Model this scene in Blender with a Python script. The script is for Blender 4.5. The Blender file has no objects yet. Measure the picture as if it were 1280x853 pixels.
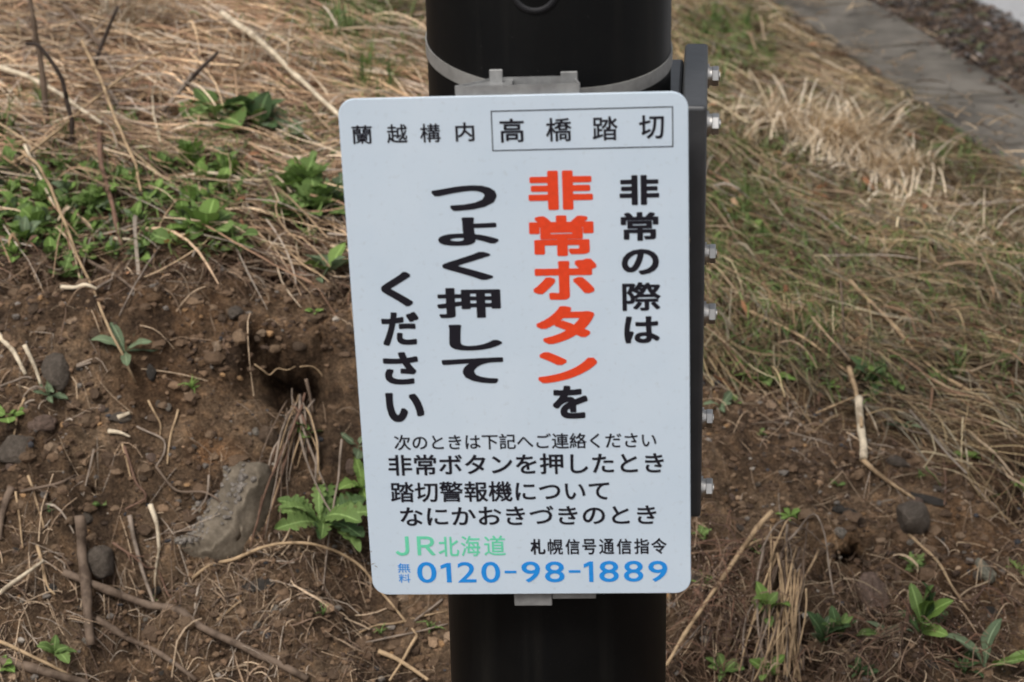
import bpy, bmesh, math, random
import numpy as np
from mathutils import Vector, Matrix, noise as mnoise

# ------------------------------------------------------------------ camera, world, sun, exposure
SC = bpy.context.scene
COL = SC.collection
ZC = 1.60                                   # camera height
FPX, PITCH, ROLL = 2494.0, 0.38636, -0.02324   # focal length in photo pixels (1280 wide), tilt, roll
def rmat(ax, a): return np.array(Matrix.Rotation(a, 3, ax))
CR = rmat('X', math.pi/2-PITCH) @ rmat('Z', ROLL)
cam_d = bpy.data.cameras.new('camera'); cam = bpy.data.objects.new('camera', cam_d); COL.objects.link(cam)
cam.matrix_world = Matrix.Translation((0, 0, ZC)) @ Matrix(CR.tolist()).to_4x4()
cam_d.sensor_width = 36; cam_d.lens = FPX/1280*36; cam_d.clip_start = .05; cam_d.clip_end = 3000
cam_d.dof.use_dof = True; cam_d.dof.focus_distance = 2.18; cam_d.dof.aperture_fstop = 8.0
SC.camera = cam
W = bpy.data.worlds.new('World'); SC.world = W; W.use_nodes = True
nt = W.node_tree; bg = nt.nodes['Background']
SUN_EL, SUN_ROT = math.radians(58), math.radians(212)
sky = nt.nodes.new('ShaderNodeTexSky'); sky.sky_type = 'NISHITA'; sky.sun_disc = False
sky.sun_elevation = SUN_EL; sky.sun_rotation = SUN_ROT; sky.dust_density = 4; sky.air_density = 1.0
hs = nt.nodes.new('ShaderNodeHueSaturation'); hs.inputs['Saturation'].default_value = .30
nt.links.new(sky.outputs[0], hs.inputs['Color']); nt.links.new(hs.outputs[0], bg.inputs['Color'])
bg.inputs['Strength'].default_value = .11
sd = bpy.data.lights.new('sun', 'SUN'); sd.energy = 1.6; sd.angle = math.radians(14); sd.color = (1, .96, .90)
sun = bpy.data.objects.new('sun', sd); COL.objects.link(sun)
sdir = Vector((math.sin(SUN_ROT)*math.cos(SUN_EL), math.cos(SUN_ROT)*math.cos(SUN_EL), math.sin(SUN_EL)))
sun.rotation_euler = sdir.to_track_quat('Z', 'Y').to_euler(); sun.location = (0, 0, 8)
SC.view_settings.view_transform = 'Standard'; SC.view_settings.look = 'None'
SC.view_settings.exposure = 0.19; SC.view_settings.gamma = 1
SC.cycles.use_denoising = True

rng = np.random.default_rng(7); random.seed(7)

# ------------------------------------------------------------------ helpers
def tag(o, label=None, cat=None, group=None, kind=None):
    if label: o['label'] = label
    if cat: o['category'] = cat
    if group: o['group'] = group
    if kind: o['kind'] = kind
    return o
def empty(name, loc, rz=0):
    o = bpy.data.objects.new(name, None); COL.objects.link(o); o.location = loc
    o.rotation_euler = (0, 0, rz); o.empty_display_size = .05; return o
def link(name, me, mat=None, parent=None):
    o = bpy.data.objects.new(name, me); COL.objects.link(o)
    if mat and not me.materials: me.materials.append(mat)
    if parent: o.parent = parent
    return o
def bm_obj(name, bm, mat, parent=None, smooth=False):
    me = bpy.data.meshes.new(name); bm.normal_update(); bm.to_mesh(me); bm.free()
    if smooth:
        for p in me.polygons: p.use_smooth = True
    return link(name, me, mat, parent)
def np_mesh(name, v, f, smooth=True, cols=None):
    me = bpy.data.meshes.new(name); v = np.asarray(v, np.float32); f = np.asarray(f, np.int32); k = f.shape[1]
    me.vertices.add(len(v)); me.vertices.foreach_set('co', v.ravel())
    me.loops.add(f.size); me.loops.foreach_set('vertex_index', f.ravel())
    me.polygons.add(len(f)); me.polygons.foreach_set('loop_start', np.arange(0, f.size, k, dtype=np.int32))
    me.polygons.foreach_set('loop_total', np.full(len(f), k, np.int32))
    me.update(calc_edges=True)
    me.polygons.foreach_set('use_smooth', np.full(len(f), smooth))
    if cols is not None:
        a = me.attributes.new('tone', 'FLOAT_COLOR', 'POINT')
        c = np.ones((len(v), 4), np.float32); c[:, :3] = cols; a.data.foreach_set('color', c.ravel())
    return me
def box(bm, x0, x1, y0, y1, z0, z1, bev=0, seg=2):
    vs = [bm.verts.new(p) for p in ((x0,y0,z0),(x1,y0,z0),(x1,y1,z0),(x0,y1,z0),(x0,y0,z1),(x1,y0,z1),(x1,y1,z1),(x0,y1,z1))]
    fs = [bm.faces.new([vs[i] for i in q]) for q in ((3,2,1,0),(4,5,6,7),(0,1,5,4),(1,2,6,5),(2,3,7,6),(3,0,4,7))]
    if bev:
        es = {e for f in fs for e in f.edges}
        bmesh.ops.bevel(bm, geom=list(es), offset=bev, segments=seg, affect='EDGES', profile=.5)
    return vs

# ---- view rays (used to read positions off the photograph; every thing is then stood on the ground)
def ray(px, py):
    d = CR @ np.array([px-640, 426.5-py, -FPX]); return d/np.linalg.norm(d)
def project(P):
    q = (P-np.array([0, 0, ZC])) @ CR
    return 640+FPX*q[..., 0]/-q[..., 2], 426.5-FPX*q[..., 1]/-q[..., 2]
def at_y(px, py, y):
    d = ray(px, py); return np.array([0, 0, ZC])+d*(y/d[1])

# ---- value noise
_L = np.random.default_rng(3).random((512, 512)).astype(np.float32)
def vnoise(x, y, s, o=0):
    x = np.asarray(x)/s+o*17.3+1000; y = np.asarray(y)/s+o*9.1+1000
    xi = np.floor(x).astype(int); yi = np.floor(y).astype(int); fx = x-xi; fy = y-yi
    fx = fx*fx*(3-2*fx); fy = fy*fy*(3-2*fy)
    a = _L[xi % 512, yi % 512]; b = _L[(xi+1) % 512, yi % 512]; c = _L[xi % 512, (yi+1) % 512]; d = _L[(xi+1) % 512, (yi+1) % 512]
    return (a*(1-fx)+b*fx)*(1-fy)+(c*(1-fx)+d*fx)*fy-.5
def sstep(a, b, x):
    t = np.clip((x-a)/(b-a), 0, 1); return t*t*(3-2*t)

# ------------------------------------------------------------------ terrain
ROADZ = .30
ctrl = [(-250,853,2.33),(-250,600,2.6),(-250,330,2.94),(-250,150,3.45),(-250,0,4.0),
        (0,853,2.35),(0,600,2.62),(0,350,2.88),(0,325,2.96),(0,300,3.05),(0,150,3.5),(0,0,4.1),
        (200,853,2.38),(200,600,2.62),(200,350,2.89),(200,325,2.97),(200,300,3.06),(200,150,3.55),(200,0,4.2),
        (420,853,2.4),(420,600,2.65),(420,370,2.92),(420,345,2.99),(420,315,3.08),(420,150,3.65),(420,0,4.35),
        (640,853,2.42),(640,600,2.7),(640,400,3.0),(640,300,3.25),(640,150,3.85),(640,0,4.7),
        (900,853,2.45),(900,700,2.62),(900,560,2.85),(900,440,3.1),(900,300,3.55),(900,150,4.35),(880,60,5.0),(870,0,5.5),
        (1100,853,2.42),(1100,650,2.7),(1100,560,2.9),(1100,400,3.35),(1100,250,4.05),
        (1280,853,2.4),(1280,620,2.8),(1280,500,3.05),(1280,350,3.5),(1280,280,3.85),
        (1500,853,2.4),(1500,620,2.8),(1500,500,3.1),(1500,400,3.5)]
CP = np.array([at_y(*c) for c in ctrl])
# flat road-side points
flat = [(x, y, ROADZ) for x, y in ((.75,6.2),(.95,5.2),(1.05,4.7),(1.14,4.25),(1.35,4.1),(1.4,5),(1.4,6),(1.8,4.3),(1.8,5),(1.8,6.5),(1.0,7.5),(1.6,7.5))]
near = [(x, 1.2, .0) for x in (-1.2, -.4, .4, 1.2)]+[(x, 1.8, .01) for x in (-1.2, -.4, .4, 1.2)]
CP = np.vstack([CP, flat, near])
def tps(r2): return np.where(r2 > 0, r2*np.log(r2+1e-12), 0)
def fit():
    n = len(CP); r2 = ((CP[:, None, :2]-CP[None, :, :2])**2).sum(-1)
    A = np.zeros((n+3, n+3)); A[:n, :n] = tps(r2)+np.eye(n)*1e-3; A[:n, n] = 1; A[:n, n+1:] = CP[:, :2]
    A[n:, :n] = A[:n, n:].T
    return np.linalg.solve(A, np.r_[CP[:, 2], 0, 0, 0])
TW = fit()
def base_h(x, y):
    x = np.asarray(x, float); y = np.asarray(y, float); sh = x.shape; x = x.ravel(); y = y.ravel(); n = len(CP)
    cx = np.clip(x, -1.5, 2.0); cy = np.clip(y, 1.0, 7.5)
    z = np.full(len(x), TW[n])+TW[n+1]*cx+TW[n+2]*cy
    for i in range(n): z += TW[i]*tps((cx-CP[i, 0])**2+(cy-CP[i, 1])**2)
    dd = np.hypot(x-cx, y-cy); z = z+(ROADZ-z)*sstep(0, 6, dd)
    return z.reshape(sh)
# strip of gutter slabs: a straight line beside the bank
G0 = at_y(968, 0, 6.0)[:2]; G1 = at_y(1280, 214, 4.22)[:2]
def plane_pt(px, py, z=ROADZ):
    d = ray(px, py); t = (z-ZC)/d[2]; return (np.array([0, 0, ZC])+d*t)
GL0 = plane_pt(966, 0)[:2]; GL1 = plane_pt(1280, 216)[:2]
GR0 = plane_pt(1088, 0)[:2]; GR1 = plane_pt(1280, 122)[:2]
RD0 = plane_pt(1215, 0)[:2]; RD1 = plane_pt(1280, 36)[:2]
gdir = (GL1-GL0)/np.linalg.norm(GL1-GL0)            # towards the camera
gnor = np.array([-gdir[1], gdir[0]])
if gnor[0] < 0: gnor = -gnor
GW = float(((GR0+GR1)/2-GL0) @ gnor)
ROFF = float(((RD0+RD1)/2-GL0) @ gnor)
def strip_u(x, y): return (x-GL0[0])*gnor[0]+(y-GL0[1])*gnor[1]
# the dirt / grass boundary in the photograph
BX = [-400, 0, 60, 140, 230, 300, 430, 640, 860, 930, 1000, 1100, 1200, 1280, 1700]
BY = [322, 322, 318, 322, 335, 318, 342, 400, 452, 470, 500, 545, 592, 618, 760]
def dirt_mask(x, y, z):
    px, py = project(np.stack([x, y, z], -1)); b = np.interp(px, BX, BY)
    w = 9+14*(px > 700)
    n = vnoise(x, y, .10, 5)*50+vnoise(x, y, .03, 6)*22
    m = sstep(-1, 1, (py-b+n)/w)
    return np.where(y < .5, 1, m)*(y < 3.4), px, py
def blob(px, py, cx, cy, rx, ry, e=0.25):
    d = np.sqrt(((px-cx)/rx)**2+((py-cy)/ry)**2); return 1-sstep(1-e, 1+e, d)
def full_h(x, y, detail=True):
    z = base_h(x, y)
    m, px, py = dirt_mask(x, y, z)
    u = strip_u(x, y)
    off = sstep(-.16, -.02, u)                       # flat under slabs and road
    bank = 1-off
    z = z*bank+(ROADZ-.012)*off
    far = sstep(6, 20, np.hypot(x, y))
    z = z+far*(vnoise(x, y, 9, 2)*.25)
    n = vnoise(x, y, .22, 1)*.060+vnoise(x, y, .085, 2)*.052
    z += n*bank*(.45+.55*m)
    c = vnoise(x, y, .034, 3)*.026+vnoise(x, y, .016, 4)*.014+vnoise(x, y, .009, 14)*.006+np.clip(vnoise(x, y, .045, 15)-.12, 0, 1)*.045
    rid = np.abs(vnoise(x, y, .05, 8))*-.022
    z += (c+rid)*m*bank
    z += (vnoise(x, y, .05, 9)*.02+vnoise(x, y, .02, 10)*.012)*(1-m)*bank
    z += off*(u > GW)*(u < ROFF)*(vnoise(x, y, .03, 11)*.02+.008)
    # overhanging turf edge: ground pushed in just under the sod
    b = np.interp(px, BX, BY)
    und = np.exp(-((py-b-17)/12)**2)*(px < 700)*(y < 3.5)*(.5+vnoise(x, y, .06, 12))
    z -= .035*np.clip(und, 0, 1)
    # hollows
    if detail:
        wx = px+vnoise(x, y, .02, 20)*22; wy = py+vnoise(x, y, .02, 21)*16
        k = (y > 1.5)*(y < 3.4)
        hol = .75*blob(wx, wy, 366, 482, 54, 20, .35)
        h2 = blob(wx, wy, 1068, 682, 14, 11, .3)
        z -= .055*hol*k
        z += .034*blob(wx, wy, 372, 440, 60, 18, .6)*k
        z -= .03*h2*k
        z += .018*blob(wx, wy, 1045, 670, 30, 12, .6)*k
        z -= .05*blob(wx, wy, 125, 708, 30, 14, .5)*k
        z -= .05*blob(wx, wy, 205, 705, 34, 16, .5)*k
        z -= .045*blob(wx, wy, 110, 575, 22, 26, .6)*k
        z -= .03*blob(wx, wy, 440, 620, 60, 30, .8)*k
        z += .02*blob(wx, wy, 560, 340, 150, 30, .8)*k
    return z, m, px, py
def graded(lo, hi, step, far, g=1.12):
    a = [lo]
    while a[-1] < hi: a.append(a[-1]+step)
    return a
def grow(start, sgn, step, far, g=1.13):
    o = []; v = start
    while abs(v) < far: step *= g; v += sgn*step; o.append(v)
    return o
XS = graded(-1.08, 1.78, .0068, 0); XS = grow(-1.08, -1, .0068, 600)[::-1]+XS+grow(XS[-1], 1, .0068, 600)
Y1 = graded(2.15, 3.25, .0055, 0); Y2 = graded(Y1[-1]+.011, 4.4, .011, 0); Y3 = graded(Y2[-1]+.02, 6.8, .02, 0)
YS = grow(2.15, -1, .0055, 50)[::-1]+Y1+Y2+Y3+grow(Y3[-1], 1, .02, 900)
XS = np.array(XS); YS = np.array(YS)
XG, YG = np.meshgrid(XS, YS)
ZG, MG, PXG, PYG = full_h(XG, YG)
def cave():      # hollows run back into the bank, under their upper lip
    wx = PXG+vnoise(XG, YG, .02, 20)*22; wy = PYG+vnoise(XG, YG, .02, 21)*16; k = (YG > 1.5)*(YG < 3.4)
    b = np.interp(PXG, BX, BY); und = np.exp(-((PYG-b-15)/9)**2)*(PXG < 700)*k*np.clip(.6+1.6*vnoise(XG, YG, .07, 12), 0, 1)
    wx2 = wx+vnoise(XG, YG, .05, 24)*50; wy2 = wy+vnoise(XG, YG, .045, 25)*34
    return (.070*blob(wx2, wy2, 374, 482, 48, 18, .35)+.03*blob(wx2, wy2, 322, 472, 38, 15, .6))*k+.09*blob(wx, wy, 1068, 683, 13, 10, .3)*k+.035*und
YCAVE = cave()
def H(x, y):
    x = np.clip(x, XS[0], XS[-1]-1e-6); y = np.clip(y, YS[0], YS[-1]-1e-6)
    i = np.clip(np.searchsorted(XS, x)-1, 0, len(XS)-2); j = np.clip(np.searchsorted(YS, y)-1, 0, len(YS)-2)
    fx = (x-XS[i])/(XS[i+1]-XS[i]); fy = (y-YS[j])/(YS[j+1]-YS[j])
    return (ZG[j, i]*(1-fx)+ZG[j, i+1]*fx)*(1-fy)+(ZG[j+1, i]*(1-fx)+ZG[j+1, i+1]*fx)*fy
def HN(x, y, e=.02):
    n = np.array([-(H(x+e, y)-H(x-e, y))/(2*e), -(H(x, y+e)-H(x, y-e))/(2*e), 1.0]); return n/np.linalg.norm(n)
def hit(px, py):
    d = ray(px, py); ys = np.linspace(2.0, 8.0, 3000); P = np.array([0, 0, ZC])+d[None]*(ys/d[1])[:, None]
    k = np.argmax(P[:, 2] <= H(P[:, 0], P[:, 1])); return P[k]

# ------------------------------------------------------------------ materials
def newmat(name, rough=.9, spec=.2):
    m = bpy.data.materials.new(name); m.use_nodes = True; b = m.node_tree.nodes['Principled BSDF']
    b.inputs['Roughness'].default_value = rough; b.inputs['Specular IOR Level'].default_value = spec
    return m, m.node_tree, b
def nd(t, typ, **k):
    n = t.nodes.new(typ)
    for a, v in k.items(): setattr(n, a, v)
    return n
def noise_tex(t, scale, detail=6, rough=.6, coord='Object'):
    tc = nd(t, 'ShaderNodeTexCoord'); n = nd(t, 'ShaderNodeTexNoise'); n.inputs['Scale'].default_value = scale
    n.inputs['Detail'].default_value = detail; n.inputs['Roughness'].default_value = rough
    t.links.new(tc.outputs[coord], n.inputs['Vector']); return n
def ramp(t, src, stops):
    r = nd(t, 'ShaderNodeValToRGB'); e = r.color_ramp.elements
    while len(e) < len(stops): e.new(.5)
    for el, (p, c) in zip(e, stops): el.position = p; el.color = (*c, 1)
    t.links.new(src, r.inputs[0]); return r
def mixc(t, a, b, fac, typ='MIX'):
    m = nd(t, 'ShaderNodeMix', data_type='RGBA', blend_type=typ)
    for s, v in ((m.inputs[0], fac), (m.inputs[6], a), (m.inputs[7], b)):
        if hasattr(v, 'links'): t.links.new(v, s)
        elif isinstance(v, tuple): s.default_value = (*v, 1)
        else: s.default_value = v
    return m.outputs[2]
def bump(t, b, src, strength, dist=.002):
    bp = nd(t, 'ShaderNodeBump'); bp.inputs['Strength'].default_value = strength; bp.inputs['Distance'].default_value = dist
    t.links.new(src, bp.inputs['Height']); t.links.new(bp.outputs[0], b.inputs['Normal'])
def simple(name, c, rough=.8, spec=.25, var=.25, scale=40, bmp=0, metal=0):
    m, t, b = newmat(name, rough, spec); n = noise_tex(t, scale, 5)
    r = ramp(t, n.outputs[0], [(.3, tuple(x*(1-var) for x in c)), (.7, tuple(min(1, x*(1+var)) for x in c))])
    t.links.new(r.outputs[0], b.inputs['Base Color']); b.inputs['Metallic'].default_value = metal
    if bmp: bump(t, b, n.outputs[0], bmp)
    return m
def mat_ground():
    m, t, b = newmat('soil', .95, .12)
    n1 = noise_tex(t, 7, 8, .65); n2 = noise_tex(t, 45, 8, .7); n3 = noise_tex(t, 260, 4, .7); n4 = noise_tex(t, 3.2, 4, .6)
    c1 = ramp(t, n1.outputs[0], [(.34, (.062, .043, .030)), (.5, (.146, .099, .063)), (.66, (.265, .190, .124))]).outputs[0]
    c2 = ramp(t, n2.outputs[0], [(.36, (.42, .40, .38)), (.5, (.98, .95, .93)), (.64, (1.8, 1.66, 1.48))]).outputs[0]
    c = mixc(t, c1, c2, .85, 'MULTIPLY')
    c3 = ramp(t, n3.outputs[0], [(.36, (.55, .5, .5)), (.52, (1, 1, 1)), (.68, (1.7, 1.7, 1.75))]).outputs[0]
    c = mixc(t, c, c3, .8, 'MULTIPLY')
    at = nd(t, 'ShaderNodeAttribute', attribute_name='tone')
    c = mixc(t, c, at.outputs['Color'], 1.0, 'MULTIPLY')
    t.links.new(c, b.inputs['Base Color'])
    ad = nd(t, 'ShaderNodeMath', operation='ADD'); t.links.new(n2.outputs[0], ad.inputs[0]); t.links.new(n3.outputs[0], ad.inputs[1])
    bump(t, b, ad.outputs[0], 1.0, .009); return m
def mat_tone(name, rough=.75, spec=.25, trans=0, scale=300, streak=False):
    m, t, b = newmat(name, rough, spec); at = nd(t, 'ShaderNodeAttribute', attribute_name='tone')
    n = noise_tex(t, scale, 3); r = ramp(t, n.outputs[0], [(.3, (.65, .62, .6)), (.65, (1.25, 1.22, 1.2))])
    c = mixc(t, at.outputs['Color'], r.outputs[0], 1.0, 'MULTIPLY'); t.links.new(c, b.inputs['Base Color'])
    if trans:
        tr = nd(t, 'ShaderNodeBsdfTranslucent'); t.links.new(c, tr.inputs[0]); mx = nd(t, 'ShaderNodeMixShader'); mx.inputs[0].default_value = trans
        t.links.new(b.outputs[0], mx.inputs[1]); t.links.new(tr.outputs[0], mx.inputs[2])
        t.links.new(mx.outputs[0], t.nodes['Material Output'].inputs[0])
    return m
def mat_leaf(name, c, c2, edge=None):
    m, t, b = newmat(name, .62, .25); uv = nd(t, 'ShaderNodeUVMap', uv_map='UVMap'); sp = nd(t, 'ShaderNodeSeparateXYZ')
    t.links.new(uv.outputs[0], sp.inputs[0])
    a = nd(t, 'ShaderNodeMath', operation='ABSOLUTE'); t.links.new(sp.outputs[0], a.inputs[0])
    v = ramp(t, a.outputs[0], [(0, (1, 1, 1)), (.10, (.25, .25, .25)), (.14, (0, 0, 0))])
    n = noise_tex(t, 90, 5, .65); oi = nd(t, 'ShaderNodeObjectInfo')
    ad = nd(t, 'ShaderNodeMath', operation='MULTIPLY_ADD'); ad.inputs[1].default_value = .5; t.links.new(oi.outputs['Random'], ad.inputs[0]); t.links.new(n.outputs[0], ad.inputs[2])
    base = ramp(t, ad.outputs[0], [(.35, tuple(x*.62 for x in c)), (.62, c), (.95, c2)]).outputs[0]
    if edge:
        er = ramp(t, a.outputs[0], [(.5, (0, 0, 0)), (.95, (1, 1, 1))]).outputs[0]
        base = mixc(t, base, edge, er)
    cc = mixc(t, base, tuple(min(1, x*1.7+.03) for x in c2), v.outputs[0]); n5 = noise_tex(t, 5, 6, .7); cc = mixc(t, cc, (.15, .10, .045), ramp(t, n5.outputs[0], [(.60, (0, 0, 0)), (.70, (.75, .75, .75))]).outputs[0]); t.links.new(cc, b.inputs['Base Color'])
    # side veins as fine relief
    w = nd(t, 'ShaderNodeTexWave', wave_type='BANDS', bands_direction='Y'); w.inputs['Scale'].default_value = 4.5; w.inputs['Distortion'].default_value = 1.5
    t.links.new(uv.outputs[0], w.inputs['Vector']); bump(t, b, w.outputs[1], .35, .0012)
    tr = nd(t, 'ShaderNodeBsdfTranslucent'); t.links.new(cc, tr.inputs[0]); mx = nd(t, 'ShaderNodeMixShader'); mx.inputs[0].default_value = .22
    t.links.new(b.outputs[0], mx.inputs[1]); t.links.new(tr.outputs[0], mx.inputs[2]); t.links.new(mx.outputs[0], t.nodes['Material Output'].inputs[0])
    return m
M = {}
M['ground'] = mat_ground()
M['straw'] = mat_tone('dry_straw', .7, .3, .12)
M['grass'] = mat_tone('green_grass', .55, .35, .25)
M['grit'] = mat_tone('grit', .85, .3, 0, 500)
M['leaf'] = mat_leaf('leaf_mid', (.125, .200, .055), (.20, .295, .09))
M['leaf_bright'] = mat_leaf('leaf_bright', (.155, .255, .055), (.225, .34, .09))
M['leaf_grey'] = mat_leaf('leaf_greyish', (.125, .172, .095), (.19, .245, .14))
M['leaf_dark'] = mat_leaf('leaf_dark', (.06, .105, .04), (.10, .165, .06))
M['leaf_red'] = mat_leaf('leaf_red', (.16, .14, .03), (.22, .20, .05), (.26, .07, .03))
def stem_mat(name, c, c2, c3):
    m, t, b = newmat(name, .75, .25); uv = nd(t, 'ShaderNodeUVMap', uv_map='UVMap'); mp = nd(t, 'ShaderNodeMapping'); mp.inputs['Scale'].default_value = (9, 28, 1)
    t.links.new(uv.outputs[0], mp.inputs[0]); n = nd(t, 'ShaderNodeTexNoise'); n.inputs['Scale'].default_value = 1; n.inputs['Detail'].default_value = 6; n.inputs['Roughness'].default_value = .65
    t.links.new(mp.outputs[0], n.inputs['Vector']); n2 = noise_tex(t, 35, 5, .65)
    a = ramp(t, n.outputs[0], [(.43, c2), (.5, c), (.57, c3)]).outputs[0]
    q = ramp(t, n2.outputs[0], [(.38, (.45, .42, .40)), (.5, (1, 1, 1)), (.64, (1.35, 1.35, 1.35))]).outputs[0]
    t.links.new(mixc(t, a, q, .85, 'MULTIPLY'), b.inputs['Base Color']); bump(t, b, n.outputs[0], .8, .0015); return m
M['concrete'] = simple('gutter_concrete', (.140, .126, .108), .92, .15, .55, 5, .6)
M['road'] = simple('road_surface', (.38, .38, .385), .9, .2, .12, 60, .3)
M['twig_dark'] = stem_mat('bark_dark', (.055, .040, .033), (.02, .014, .012), (.11, .085, .07))
M['twig_brown'] = stem_mat('stem_brown', (.165, .118, .085), (.07, .045, .030), (.30, .24, .185))
M['twig_red'] = stem_mat('stem_reddish', (.18, .105, .072), (.09, .042, .028), (.33, .23, .16))
M['stem_tan'] = stem_mat('stem_tan', (.42, .295, .175), (.22, .13, .07), (.58, .44, .29))
M['stem_grey'] = stem_mat('stem_grey', (.26, .205, .16), (.12, .085, .062), (.40, .34, .28))
M['stem_pale'] = stem_mat('stem_pale', (.62, .52, .38), (.36, .26, .16), (.78, .70, .56))
def sign_mat():
    m, t, b = newmat('sign_enamel', .42, .4); n = noise_tex(t, 9, 6, .6); n2 = noise_tex(t, 160, 4, .6)
    c = ramp(t, n.outputs[0], [(.3, (.630, .740, .850)), (.7, (.690, .790, .890))]).outputs[0]
    c = mixc(t, c, ramp(t, n2.outputs[0], [(.25, (.86, .84, .82)), (.42, (1, 1, 1))]).outputs[0], .7, 'MULTIPLY')
    n3 = noise_tex(t, 700, 2); c = mixc(t, c, (.30, .27, .24), ramp(t, n3.outputs[0], [(.735, (0, 0, 0)), (.76, (.5, .5, .5))]).outputs[0])
    t.links.new(c, b.inputs['Base Color']); bump(t, b, n.outputs[0], .05, .004); return m
M['sign'] = sign_mat()
def flat(name, c, rough=.45):
    m, t, b = newmat(name, rough, .35); n = noise_tex(t, 200, 3)
    r = ramp(t, n.outputs[0], [(.3, tuple(x*.93 for x in c)), (.7, tuple(min(1, x*1.07) for x in c))]); t.links.new(r.outputs[0], b.inputs['Base Color']); return m
M['ink_black'] = flat('ink_black', (.014, .013, .020)); M['ink_red'] = flat('ink_red', (.86, .072, .022))
M['ink_green'] = flat('ink_green', (.17, .74, .47)); M['ink_blue'] = flat('ink_blue', (.022, .30, .83))
def pole_mat():
    m, t, b = newmat('black_pole_coating', .45, .17); n = noise_tex(t, 14, 7, .65); n2 = noise_tex(t, 400, 2)
    c = ramp(t, n.outputs[0], [(.3, (.0035, .0038, .0042)), (.75, (.0065, .0063, .006))]).outputs[0]
    sp = ramp(t, n2.outputs[0], [(.70, (0, 0, 0)), (.78, (1, 1, 1))]).outputs[0]
    c = mixc(t, c, (.03, .03, .029), sp); tc = nd(t, 'ShaderNodeTexCoord'); mp = nd(t, 'ShaderNodeMapping'); mp.inputs['Scale'].default_value = (40, 40, 2.5); t.links.new(tc.outputs['Object'], mp.inputs[0]); n3 = nd(t, 'ShaderNodeTexNoise'); n3.inputs['Scale'].default_value = 1; n3.inputs['Detail'].default_value = 7; t.links.new(mp.outputs[0], n3.inputs['Vector'])
    c = mixc(t, c, (.020, .018, .015), ramp(t, n3.outputs[0], [(.52, (0, 0, 0)), (.76, (.45, .45, .45))]).outputs[0]); rr_ = ramp(t, n3.outputs[0], [(.35, (.42,)*3), (.65, (.52,)*3)]); t.links.new(rr_.outputs[0], b.inputs['Roughness']); t.links.new(c, b.inputs['Base Color']); bump(t, b, n2.outputs[0], .08, .0005); return m
M['pole'] = pole_mat()
M['flange'] = simple('dark_grey_casting', (.040, .041, .044), .42, .85, .22, 45, .15)
M['flange_black'] = simple('black_casting', (.016, .016, .018), .6, .3, .2, 60, .1)
M['steel'] = simple('stainless', (.62, .60, .57), .38, .5, .12, 50, .05, 1)
M['strap'] = simple('steel_strap', (.34, .33, .31), .5, .5, .22, 50, .1, .35)
M['galv'] = simple('galvanised_steel', (.36, .36, .355), .55, .4, .22, 70, .1, .5)
M['hole'] = simple('hole_shade', (.006, .006, .006), .9, .1, .2)
def stone_mat(name, c, sc=2.2):
    m, t, b = newmat(name, .82, .25); n = noise_tex(t, sc, 8, .7); n2 = noise_tex(t, sc*6, 3)
    r = ramp(t, n.outputs[0], [(.28, tuple(x*.5 for x in c)), (.52, c), (.75, tuple(min(1, x*1.55) for x in c))]).outputs[0]
    r = mixc(t, r, ramp(t, n2.outputs[0], [(.35, (.7, .68, .66)), (.65, (1.25, 1.25, 1.25))]).outputs[0], .7, 'MULTIPLY')
    t.links.new(r, b.inputs['Base Color']); bump(t, b, n.outputs[0], .8, .035 if sc < 5 else .003); return m
M['st_grey'] = stone_mat('stone_grey', (.165, .135, .108)); M['st_brown'] = stone_mat('stone_brown', (.18, .125, .085))
M['st_dark'] = stone_mat('stone_dark', (.085, .075, .065)); M['st_orange'] = stone_mat('stone_ochre', (.26, .16, .09))
M['st_pale'] = stone_mat('stone_pale', (.33, .29, .24)); M['st_pink'] = stone_mat('stone_pinkish', (.25, .175, .135))
M['st_green'] = stone_mat('stone_greenish', (.32, .31, .24)); M['chunk'] = stone_mat('old_concrete', (.170, .140, .104), 22)

# ------------------------------------------------------------------ setting: ground, slabs, road
tone = np.ones(XG.shape+(3,), np.float32)
gr = np.clip(1-MG, 0, 1)[..., None]
tone = tone*(1-gr)+gr*np.array([.80, .80, .74])
def paint(cx, cy, rx, ry, c, k=1.0):
    w = (np.exp(-(((PXG-cx)/rx)**2+((PYG-cy)/ry)**2))*k*(YG > 1.8)*(YG < 3.5))[..., None]
    w = np.clip(w*(1+1.2*vnoise(XG, YG, .03, 31)[..., None]), 0, 1)
    global tone; tone = tone*(1-w)+w*np.array(c)
paint(268, 558, 26, 20, (2.2, 1.65, 1.15), .75); paint(1215, 690, 110, 75, (1.25, 1.08, .90), .7)
paint(360, 415, 80, 40, (1.35, 1.25, 1.15), .8); paint(1040, 665, 32, 26, (1.9, 1.75, 1.5), .8)
paint(230, 380, 110, 34, (1.25, 1.1, .95), .7); paint(960, 590, 90, 60, (.95, .95, .95), .6)
paint(100, 345, 240, 22, (.48, .45, .45), .9); paint(330, 362, 120, 20, (.6, .55, .52), .7); paint(360, 482, 46, 24, (.35, .33, .33), .9)  # shade beneath the turf overhang and inside the hollow, painted into the soil tone
paint(440, 660, 50, 60, (.8, .75, .75), .7); paint(900, 800, 110, 60, (.65, .6, .62), .8); paint(220, 470, 80, 40, (1.15, 1.0, .85), .6)
u = strip_u(XG, YG)
mm = ((u > GW-.02) & (u < ROFF+.5))[..., None]; tone = np.where(mm, np.array([.80, .85, .98], np.float32), tone)
ny, nx = XG.shape; idx = np.arange(nx*ny).reshape(ny, nx)
F = np.stack([idx[:-1, :-1], idx[:-1, 1:], idx[1:, 1:], idx[1:, :-1]], -1).reshape(-1, 4)
me = np_mesh('ground', np.stack([XG, YG+YCAVE, ZG-.10*YCAVE], -1).reshape(-1, 3), F, True, tone.reshape(-1, 3))
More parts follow.
